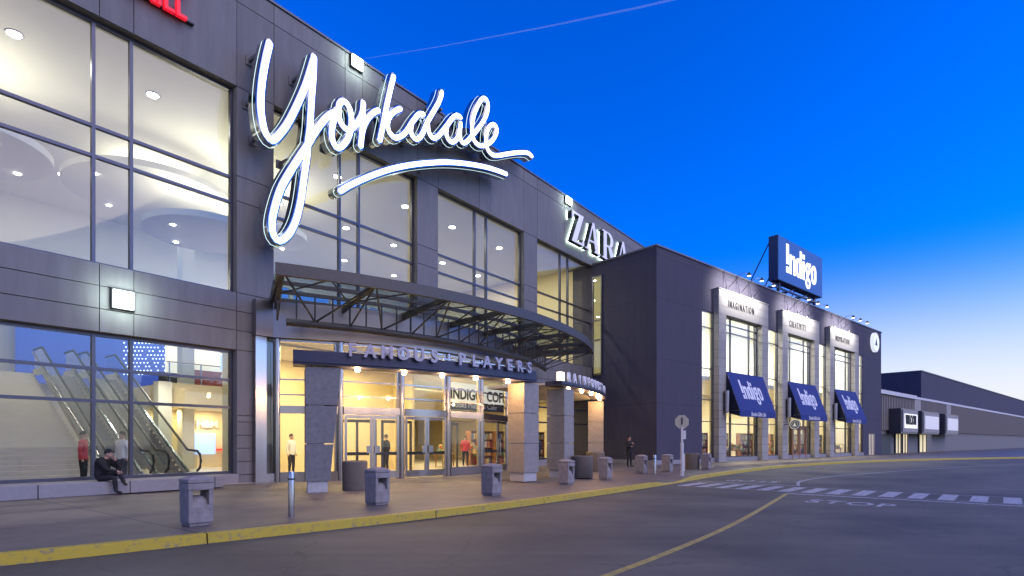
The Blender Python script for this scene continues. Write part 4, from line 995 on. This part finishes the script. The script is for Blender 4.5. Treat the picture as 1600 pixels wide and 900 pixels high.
for i in range(32):
    a0, a1 = 2 * math.pi * i / 32, 2 * math.pi * (i + 1) / 32
    for r0, r1 in ((.40, .35), (.24, .215)): mb.prism([(cyy + r0 * math.cos(a0), czz + r0 * math.sin(a0)), (cyy + r0 * math.cos(a1), czz + r0 * math.sin(a1)), (cyy + r1 * math.cos(a1), czz + r1 * math.sin(a1)), (cyy + r1 * math.cos(a0), czz + r1 * math.sin(a0))], lambda p, q: (q, p[0], p[1]), cxx - .068, cxx - .0605)
mb.prism([(cyy - .12, czz - .15), (cyy + .12, czz - .15), (cyy, czz + .18)], lambda p, q: (q, p[0], p[1]), cxx - .07, cxx - .0605)
mb.build('rings', M['lettering'], bs)
mb = MB(); mb.bar((cxx, -.4, 3.0), (cxx, -.83, 3.0), .05); mb.build('bracket', M['dark'], bs)

# billboard
bb = T('rooftop_billboard', 'blue rooftop billboard with big white Indigo letters on steel legs', 'billboard', FI, (21.3, 1, HB + .1))
mb = MB(); mb.box(16.7, 25.9, -.15, .6, 14.88, 18.55); mb.build('case', M['bbcase'], bb)
mb = MB(); mb.box(16.74, 25.86, -.19, -.151, 14.92, 18.51); mb.build('face', M['bbface'], bb)
fn = lambda q, e: (18.2 + q[0], -.205 + e * .3, 15.75 + q[1])
store_logo(fn, .03).build('lettering', M['bbletter'], bb)
mb = MB()
for u in (17.6, 25.0): mb.bar((u, .2, HB - .4), (u, .2, 14.9), .2)
for u in (16.9, 19.5, 22.2, 25): mb.bar((u, .6, 14.5), (u, 3.2, HB - .4), .1); mb.bar((u, .2, 14.4), (u, 3.4, 14.4), .12); mb.bar((u, 3.2, HB - .4), (u, .6, 18.2), .07)
mb.bar((16.6, .2, 14.42), (25.4, .2, 14.42), .14); mb.bar((16.0, 2.6, 14.3), (25.2, 2.6, 14.3), .14)
for u in (16.9, 19.6, 22.3): mb.bar((u, .2, 14.42), (u + 1.35, 2.6, 14.3), .09); mb.bar((u + 1.35, 2.6, 14.3), (u + 2.7, .2, 14.42), .09); mb.bar((u, .2, 14.42), (u + 1.3, .2, 14.9), .09)
mb.build('steel_legs', M['bbcase'], bb)

# side return window between the two buildings (on the blue wall's far part)
mb = MB(); mb.box(-.05, -.012, 4.45, 5.2, 2.9, 12.6); pass
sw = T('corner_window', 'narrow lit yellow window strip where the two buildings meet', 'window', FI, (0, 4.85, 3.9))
window = MB()
for (y0, y1) in ((4.36, 4.44), (5.12, 5.2)): window.box(-.1, -.02, y0, y1, 6.2, 13.0)
for z in (6.25, 8.6, 9.95, 12.96): window.box(-.095, -.025, 4.44, 5.12, z - .04, z + .04)
window.build('frame', M['frame'], sw)
mb = MB(); mb.box(-.05, -.04, 4.44, 5.12, 6.29, 12.9); mb.build('pane', M['glass'], sw)
mb = MB(); mb.box(-.02, -.005, 4.4, 5.16, 6.2, 13.0); mb.build('interior_glow_sheet', emis('yellow_glow', (.62, .48, .2), .45), sw)  # flat glowing sheet in place of a lit room behind the glass

# ------------------------------------------------------------------ low fluted store and block behind
fs = T('fluted_store', 'low ribbed panel store at the far right with lit sign box', 'building', FI, (44, 0, .15))
a = 43.32; E_END = 230
mb = MB(); mb.box(a, E_END, .6, 1.0, .15, 7.35); mb.build('wall', M['core'], fs)
for s_, e_ in ((a + .1, 57.4), (60.6, 74), (77, E_END)):
    mb = MB(); x = s_
    while x < e_ - .3: mb.box(x, x + .38, .3, .6, 2.95, 7.1); x += .62
    mb.build('ribbed_panel', M['flute'], fs)
for s_, e_ in ((57.5, 60.4), (74.2, 76.8)): mb = MB(); mb.box(s_, e_, .25, .6, 2.95, 7.1); mb.build('plain_panel', M['portal'], fs)
mb = MB(); mb.box(a, 58, .1, .7, 7.1, 7.55); mb.box(58, E_END, .4, .9, 7.2, 7.5); mb.build('coping', M['post'], fs)
mb = MB(); mb.box(a, E_END, 1.0, 12, 7.0, 7.2); mb.build('roof', M['ballast'], fs)
for n, (u0, u1) in enumerate(((47.6, 53.8), (56.4, 64), (68, 75))):
    q = MB(); q.box(u0 - .4, u1 + .1, -.9, .3, 2.55, 5.5); q.build('sign_box', M['frame'], fs)
    q = MB(); q.box(u0, u1, -1.0, -.9, 2.75, 5.35); q.build('sign_surround', M['portal'], fs)
    q = MB(); q.box(u0 + .5, u1 - .4, -1.05, -1.0, 3.2, 4.9); q.build('lit_panel', emis('lit_panel%d' % n, (.95, .93, .9), .8 if n == 0 else .18), fs)
    if n == 0: text('lettering', 'WALLCLOTH', 1.6, .03, M['black'], fs, (u0 + .75, -1.08, 3.65), xs=.45, off=.02)
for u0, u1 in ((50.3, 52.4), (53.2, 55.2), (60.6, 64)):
    q = MB(); q.box(u0, u1, .5, .59, .2, 2.5); q.build('doorway_glow', emis('doorway_glow', (.9, .75, .4), .7), fs)  # flat glowing panel stands for the light inside, no room behind it
    q = MB(); q.box(u0 - .1, u0, .4, .59, .15, 2.6); q.box(u1, u1 + .1, .4, .59, .15, 2.6); q.box((u0 + u1) / 2 - .05, (u0 + u1) / 2 + .05, .4, .59, .15, 2.5); q.build('door_frame', M['frame'], fs)
q = MB(); q.box(44.6, 48.6, .5, .59, .15, 2.5); q.build('dark_doorway', M['dark'], fs)
ub = T('rear_block', 'plain blue grey block rising behind the ribbed store', 'building', FI, (66, 10, .15))
mb = MB(); mb.box(66, 240, 1.5, 40, .15, 11.55); mb.build('wall', M['indigo_wall'], ub)
mb = MB(); mb.box(65.9, 240, 1.4, 40.1, 11.55, 11.68); mb.build('coping', M['coping'], ub)

# ------------------------------------------------------------------ bookcases seen through the windows
BC = [(.5, .12, .06), (.55, .4, .12), (.12, .2, .4), (.6, .55, .45), (.15, .3, .15), (.5, .25, .08), (.35, .05, .08), (.7, .62, .3)]
BM = [mat('book_%s' % n, c, .6) for n, c in zip(('red', 'ochre', 'blue', 'cream', 'green', 'orange', 'maroon', 'yellow'), BC)]
def bookcase(frame, loc, label, w_=2.2, h_=2.1):
    t = T('bookcase', label, 'bookcase', frame, loc, group='stocked wooden bookcases inside the shops'); t.off = Vector((0, 0, 0))
    mb = MB(); mb.box(-w_ / 2, -w_ / 2 + .05, 0, .4, 0, h_); mb.box(w_ / 2 - .05, w_ / 2, 0, .4, 0, h_); mb.box(-w_ / 2 + .05, w_ / 2 - .05, .36, .4, 0, h_)
    for i in range(5): z = i * (h_ - .04) / 4; mb.box(-w_ / 2 + .05, w_ / 2 - .05, .01, .36, z, z + .04)
    mb.build('shelves', M['wood'], t)
    bk = MB()
    for i in range(4):
        z = i * (h_ - .04) / 4 + .041; x = -w_ / 2 + .07
        while x < w_ / 2 - .25:
            q = rnd.uniform(.05, .2); bk.cm = rnd.randrange(8); bk.box(x, x + q, .05, .3, z, z + rnd.uniform(.25, .4)); x += q + rnd.choice((.004, .004, .06))
    bk.build('books', BM, t); return t
bc = bookcase(FM, (19.6, 3.2, .17), 'tall bookcase just inside the window right of the entrance')
n = 0
for f, l, lab in ((FM, (22.4, 3.0, .17), 'bookcase behind the window nearest the blue wall'), (FM, (17.4, 3.6, .17), 'bookcase seen through the last entrance doors'), (FM, (19.6, 5.6, .17), 'bookcase deep behind the entrance glass'),
                  (FI, (9.2, 2.4, .19), 'stocked bookcase left in the IMAGINATION window'), (FI, (12.0, 2.2, .19), 'stocked bookcase right in the IMAGINATION window'), (FI, (15.8, 2.0, .19), 'bookcase in the narrow window between the first two portals'),
                  (FI, (23.5, 3.0, .19), 'bookcase right of the brown door in the middle portal'), (FI, (29.4, 2.2, .19), 'stocked bookcase left in the INSPIRATION window'), (FI, (32.4, 2.4, .19), 'stocked bookcase right in the INSPIRATION window'), (FI, (25.9, 2.0, .19), 'bookcase in the narrow window between the last two portals')):
    dup(bc.o, f, l, 0, lab)

def display_table(frame, loc, label, rot=0):
    t = T('display_table', label, 'display table', frame, loc, rot=rot, group='display tables stacked with goods inside the shops'); t.off = Vector((0, 0, 0))
    mb = MB(); mb.box(-.8, .8, -.4, .4, .7, .75); mb.build('table_top', M['wood'], t)
    for x in (-.72, .72):
        for y in (-.32, .32): mb = MB(); mb.box(x - .03, x + .03, y - .03, y + .03, 0, .7); mb.build('leg', M['wood'], t)
    bk = MB()
    for i in range(26):
        x, y = rnd.uniform(-.7, .6), rnd.uniform(-.35, .2); z = .751
        for j in range(rnd.randint(1, 4)): h = rnd.uniform(.04, .2); bk.cm = rnd.randrange(8); bk.box(x, x + rnd.uniform(.1, .2), y, y + .14, z, z + h); z += h + .001; x += .012
    bk.build('goods', BM, t); return t
dt = display_table(FI, (9.6, .9, .19), 'low display table left behind the IMAGINATION window')
for f, l, r_, lab in ((FI, (11.9, .9, .19), .1, 'low display table right behind the IMAGINATION window'), (FI, (5.9, .9, .19), .3, 'display table in the narrow window nearest the blue corner'), (FI, (16.3, .8, .19), .1, 'display table in the narrow window by the CREATIVITY pier'),
                      (FI, (23.3, 1.0, .19), 0, 'display table right of the brown door in the middle portal'), (FI, (29.8, .9, .19), .2, 'low display table left behind the INSPIRATION window'), (FI, (32.0, .9, .19), 0, 'low display table right behind the INSPIRATION window'),
                      (FI, (26.4, .8, .19), 0, 'display table in the narrow window before the INSPIRATION pier'), (FM, (19.4, 1.7, .17), .2, 'display table in the window between the two far pillars'), (FM, (16.0, 3.0, .17), .5, 'display table seen through the last entrance doors'), (FM, (13.6, 3.2, .17), .5, 'display table behind the fixed entrance glass')):
    dup(dt.o, f, l, r_, lab)

# ------------------------------------------------------------------ people
def person(frame, loc, rot, label, J, colors, cap=None, hair=True, group=None, fingers=True, bulk=1.0):
    """J: joint positions (metres); one skinned body mesh, hair/cap as child"""
    t = T('person', label, 'person', frame, loc, rot=rot, group=group); t.off = Vector((0, 0, 0))
    names = list(J); idx = {n: i for i, n in enumerate(names)}
    rad = dict(pelvis=.155, belly=.145, chest=.165, neck=.06, shL=.085, shR=.085, elL=.052, elR=.052, wrL=.034, wrR=.034, haL=.038, haR=.038,
               hipL=.105, hipR=.105, knL=.07, knR=.07, anL=.048, anR=.048, toL=.04, toR=.04, head=.075, hemL=.1, hemR=.1)
    E2 = [('pelvis', 'belly'), ('belly', 'chest'), ('chest', 'neck'), ('neck', 'head'), ('chest', 'shL'), ('chest', 'shR'), ('shL', 'elL'), ('elL', 'wrL'), ('wrL', 'haL'), ('shR', 'elR'), ('elR', 'wrR'), ('wrR', 'haR'),
          ('pelvis', 'hipL'), ('pelvis', 'hipR'), ('hipL', 'knL'), ('knL', 'anL'), ('anL', 'toL'), ('hipR', 'knR'), ('knR', 'anR'), ('anR', 'toR')]
    me = bpy.data.meshes.new('body'); me.from_pydata([J[n] for n in names], [(idx[a], idx[b]) for a, b in E2], [])
    o = bpy.data.objects.new('tmp', me); COL.objects.link(o)
    sk = o.modifiers.new('s', 'SKIN'); ss = o.modifiers.new('d', 'SUBSURF'); ss.levels = 2; ss.render_levels = 2
    for n, i in idx.items():
        r = rad.get(n, .06) * (bulk if n in ('belly', 'chest', 'shL', 'shR', 'elL', 'elR', 'pelvis') else 1); s = me.skin_vertices[0].data[i]; s.radius = (r, r * (.8 if n in ('pelvis', 'belly', 'chest') else 1)); s.use_root = (n == 'pelvis')
    dg = bpy.context.evaluated_depsgraph_get(); dg.update(); bm_me = bpy.data.meshes.new_from_object(o.evaluated_get(dg)); bpy.data.objects.remove(o)
    vs = [v.co.copy() for v in bm_me.vertices]; fsx = [tuple(p.vertices) for p in bm_me.polygons]
    def seg(p, a, b):
        a = Vector(J[a]); b = Vector(J[b]); t_ = max(0, min(1, (p - a).dot(b - a) / max(1e-6, (b - a).length_squared))); return (p - a - (b - a) * t_).length
    part = {('neck', 'head'): 0, ('wrL', 'haL'): 0, ('wrR', 'haR'): 0, ('hipL', 'knL'): 2, ('knL', 'anL'): 2, ('hipR', 'knR'): 2, ('knR', 'anR'): 2, ('anL', 'toL'): 3, ('anR', 'toR'): 3}
    mb = MB()
    mi = []
    for f in fsx:
        c = sum((vs[i] for i in f), Vector()) / len(f); e = min(E2, key=lambda q: seg(c, *q)); mi.append(part.get(e, 1))
    mb.add(vs, fsx); mb.mi = mi
    # head with nose, ears, eyes
    hd = Vector(J['head']) + Vector((0, 0, .045)); fd = Vector(J.get('face', (0, -1, 0))).normalized(); sd = Vector((-fd.y, fd.x, 0))
    def ell(c, rx, ry, rzz, m_, n1=14, n2=10):
        mb.cm = m_; pts = []; fcs = []
        for i in range(n2 + 1):
            th = math.pi * i / n2
            for k in range(n1): ph = 2 * math.pi * k / n1; pts.append(c + sd * (rx * math.sin(th) * math.cos(ph)) + fd * (ry * math.sin(th) * math.sin(ph)) + Vector((0, 0, rzz * math.cos(th))))
        for i in range(n2):
            for k in range(n1): fcs.append((i * n1 + k, i * n1 + (k + 1) % n1, (i + 1) * n1 + (k + 1) % n1, (i + 1) * n1 + k))
        mb.add(pts, fcs)
    ell(hd, .076, .095, .12, 0); ell(hd + fd * .03 - Vector((0, 0, .06)), .055, .062, .06, 0)
    ell(hd + fd * .1 - Vector((0, 0, .012)), .013, .018, .025, 0, 8, 6)
    for s_ in (-1, 1): ell(hd + sd * s_ * .078 - Vector((0, 0, .01)), .012, .018, .03, 0, 8, 6); ell(hd + sd * s_ * .032 + fd * .083 + Vector((0, 0, .012)), .012, .01, .007, 3, 8, 6)
    ell(hd + fd * .088 - Vector((0, 0, .058)), .024, .008, .006, 4, 8, 6)
    if fingers:
        for S in 'LR':
            wv = Vector(J['wr' + S]); hv = Vector(J['ha' + S]); dv = (hv - wv).normalized(); si = dv.cross(Vector((.3, .2, 1)).normalized()).normalized(); dn = dv.cross(si)
            mb.cm = 0
            for k, ln in enumerate((.062, .072, .068, .052)):
                b0 = hv + si * ((k - 1.5) * .019) - dv * .005; mb.tube([b0, b0 + dv * ln * .5 + dn * .006, b0 + dv * ln * .8 + dn * .025, b0 + dv * ln * .9 + dn * .042], [.0095, .009, .008, .006], 6)
            b0 = hv - dv * .045 + si * .03; mb.tube([b0, b0 + si * .028 + dv * .02, b0 + si * .034 + dv * .05 + dn * .012], [.011, .01, .008], 6)
    lip = mat('lip', (.3, .12, .1), .6)
    body = mb.build('body', [M['skin'], colors[0], colors[1], M['shoe'], lip], t, smooth=True)
    if hair:
        h = MB(); mbs = mb; mb2 = MB()
        pts = []; fcs = []; n1, n2 = 16, 7
        for i in range(n2 + 1):
            th = math.pi * .56 * i / n2
            for k in range(n1): ph = 2 * math.pi * k / n1; pts.append(hd - fd * .012 + Vector((0, 0, .012)) + sd * (.084 * math.sin(th) * math.cos(ph)) + fd * (.1 * math.sin(th) * math.sin(ph)) + Vector((0, 0, .122 * math.cos(th) + .02 * max(0, math.sin(ph)) * math.sin(th))))
        for i in range(n2):
            for k in range(n1): fcs.append((i * n1 + k, i * n1 + (k + 1) % n1, (i + 1) * n1 + (k + 1) % n1, (i + 1) * n1 + k))
        fcs.append(tuple(n2 * n1 + k for k in range(n1)))
        h.add(pts, fcs); h.build('cap' if cap else 'hair', cap or M['hair'], t, smooth=True)
        if cap:
            b = MB(); c = hd + fd * .1 + Vector((0, 0, .055)); b.hexa([c - sd * .07 - fd * .03, c + sd * .07 - fd * .03, c + sd * .05 + fd * .05 - Vector((0, 0, .012)), c - sd * .05 + fd * .05 - Vector((0, 0, .012))], [c - sd * .07 - fd * .03 + Vector((0, 0, .015)), c + sd * .07 - fd * .03 + Vector((0, 0, .015)), c + sd * .05 + fd * .05 - Vector((0, 0, .0)), c - sd * .05 + fd * .05 - Vector((0, 0, .0))]); b.build('cap_peak', cap, t)
    return t
STAND = dict(pelvis=(0, 0, .95), belly=(0, 0, 1.1), chest=(0, 0, 1.34), neck=(0, .0, 1.5), head=(0, -.01, 1.6),
             shL=(-.19, 0, 1.41), shR=(.19, 0, 1.41), elL=(-.26, .02, 1.13), elR=(.26, .02, 1.13), wrL=(-.27, -.05, .88), wrR=(.27, -.05, .88), haL=(-.27, -.06, .8), haR=(.27, -.06, .8),
             hipL=(-.1, 0, .88), hipR=(.1, 0, .88), knL=(-.12, -.02, .49), knR=(.12, -.02, .49), anL=(-.13, 0, .08), anR=(.13, 0, .08), toL=(-.14, -.17, .04), toR=(.15, -.17, .04))
def stand(**k): d = dict(STAND); d.update(k); return d
# seated man with cap, chin in hand, legs crossed (local: faces -Y, seat plane z .35 above the ground)
SEAT = dict(pelvis=(0, 0, .46), belly=(.0, -.03, .62), chest=(0, -.1, .86), neck=(0, -.17, 1.0), head=(0, -.22, 1.08), face=(.1, -1, 0),
            shL=(-.18, -.1, .92), shR=(.18, -.1, .92), elL=(-.2, -.3, .68), elR=(.18, -.38, .72), wrL=(-.02, -.45, .62), wrR=(.07, -.37, .93), haL=(.06, -.5, .6), haR=(.04, -.34, 1.01),
            hipL=(-.1, -.03, .44), hipR=(.1, -.03, .44), knL=(-.12, -.46, .46), knR=(.1, -.45, .58), anL=(-.12, -.5, .08), anR=(-.12, -.72, .32), toL=(-.12, -.67, .04), toR=(-.2, -.84, .26))
person(FM, (-4.18, -.72, .15), R(38), 'man in black coat and flat cap sitting on the ledge, hand at chin', SEAT, [M['coat'], M['trouser']], cap=M['coat'], bulk=1.3)
person(FI, (-3.9, .15 - 1.0, .15), R(-8), 'man in a long black coat standing alone before the blue wall', stand(elR=(.27, -.03, 1.14), wrR=(.08, -.24, 1.3), haR=(.03, -.24, 1.38), elL=(-.26, -.03, 1.14), wrL=(-.06, -.22, 1.16), haL=(.02, -.23, 1.2)), [M['coat'], M['trouser']], bulk=1.18)
IN = 'people inside the lit shops'
person(FM, (7.6, 1.2, .17), R(200), 'person in dark clothes walking behind the first glass doors', stand(), [M['coat'], M['trouser']], group=IN, fingers=False)
person(FI, (15.6, 1.2, .19), R(30), 'person in dark blue inside the narrow window by the CREATIVITY pier', stand(), [M['bluecloth'], M['trouser']], group=IN, fingers=False)
person(FM, (-3.75, 2.2, .17), R(60), 'person in a red top indoors behind the seated man', stand(), [M['redcloth'], M['trouser']], group=IN, fingers=False)
person(FM, (-2.75, 2.0, .17), R(-70), 'person in a white top at the foot of the indoor stairs', stand(), [M['whitecloth'], M['trouser']], group=IN, fingers=False)
person(FM, (3.9, 3.0, .17), R(20), 'person in a white shirt inside the glass left of the tapering pillar', stand(), [M['whitecloth'], M['trouser']], group=IN, fingers=False)
person(FM, (12.2, 1.6, .17), R(10), 'person in a dark blue jacket inside the fixed entrance glass', stand(), [M['bluecloth'], M['trouser']], group=IN, fingers=False)
person(FM, (14.9, 2.8, .17), R(-30), 'person in a red jacket further inside the fixed entrance glass', stand(), [M['redcloth'], M['trouser']], group=IN, fingers=False)
person(FM, (20.6, 1.6, .17), R(100), 'person in a blue coat in the shop window between two pillars', stand(), [M['bluecloth'], M['trouser']], group=IN, fingers=False)
person(FM, (3.4, 7.2, .17), R(100), 'person in a red top beyond the escalators', stand(), [M['redcloth'], M['bluecloth']], group=IN, fingers=False)

# ------------------------------------------------------------------ contrail
mb = MB(); mb.tube([(-1120, 4000, 2690), (-500, 4000, 2790), (200, 4000, 2920), (900, 4000, 3065), (1300, 4000, 3160)], [1.5, 3, 5, 7, 8], 8)
cm = bpy.data.materials.new('contrail_vapour'); cm.use_nodes = True; n_ = cm.node_tree.nodes; l_ = cm.node_tree.links; n_.clear()
o_ = n_.new('ShaderNodeOutputMaterial'); tr = n_.new('ShaderNodeBsdfTransparent'); df = n_.new('ShaderNodeBsdfDiffuse'); df.inputs[0].default_value = (.9, .9, .9, 1); mx = n_.new('ShaderNodeMixShader'); mx.inputs[0].default_value = .04
l_.new(tr.outputs[0], mx.inputs[1]); l_.new(df.outputs[0], mx.inputs[2]); l_.new(mx.outputs[0], o_.inputs[0])
tag(mb.build('contrail', cm, loc=(0, 4000, 2900), smooth=True), 'faint white aircraft trail across the blue sky', 'contrail', kind='stuff')
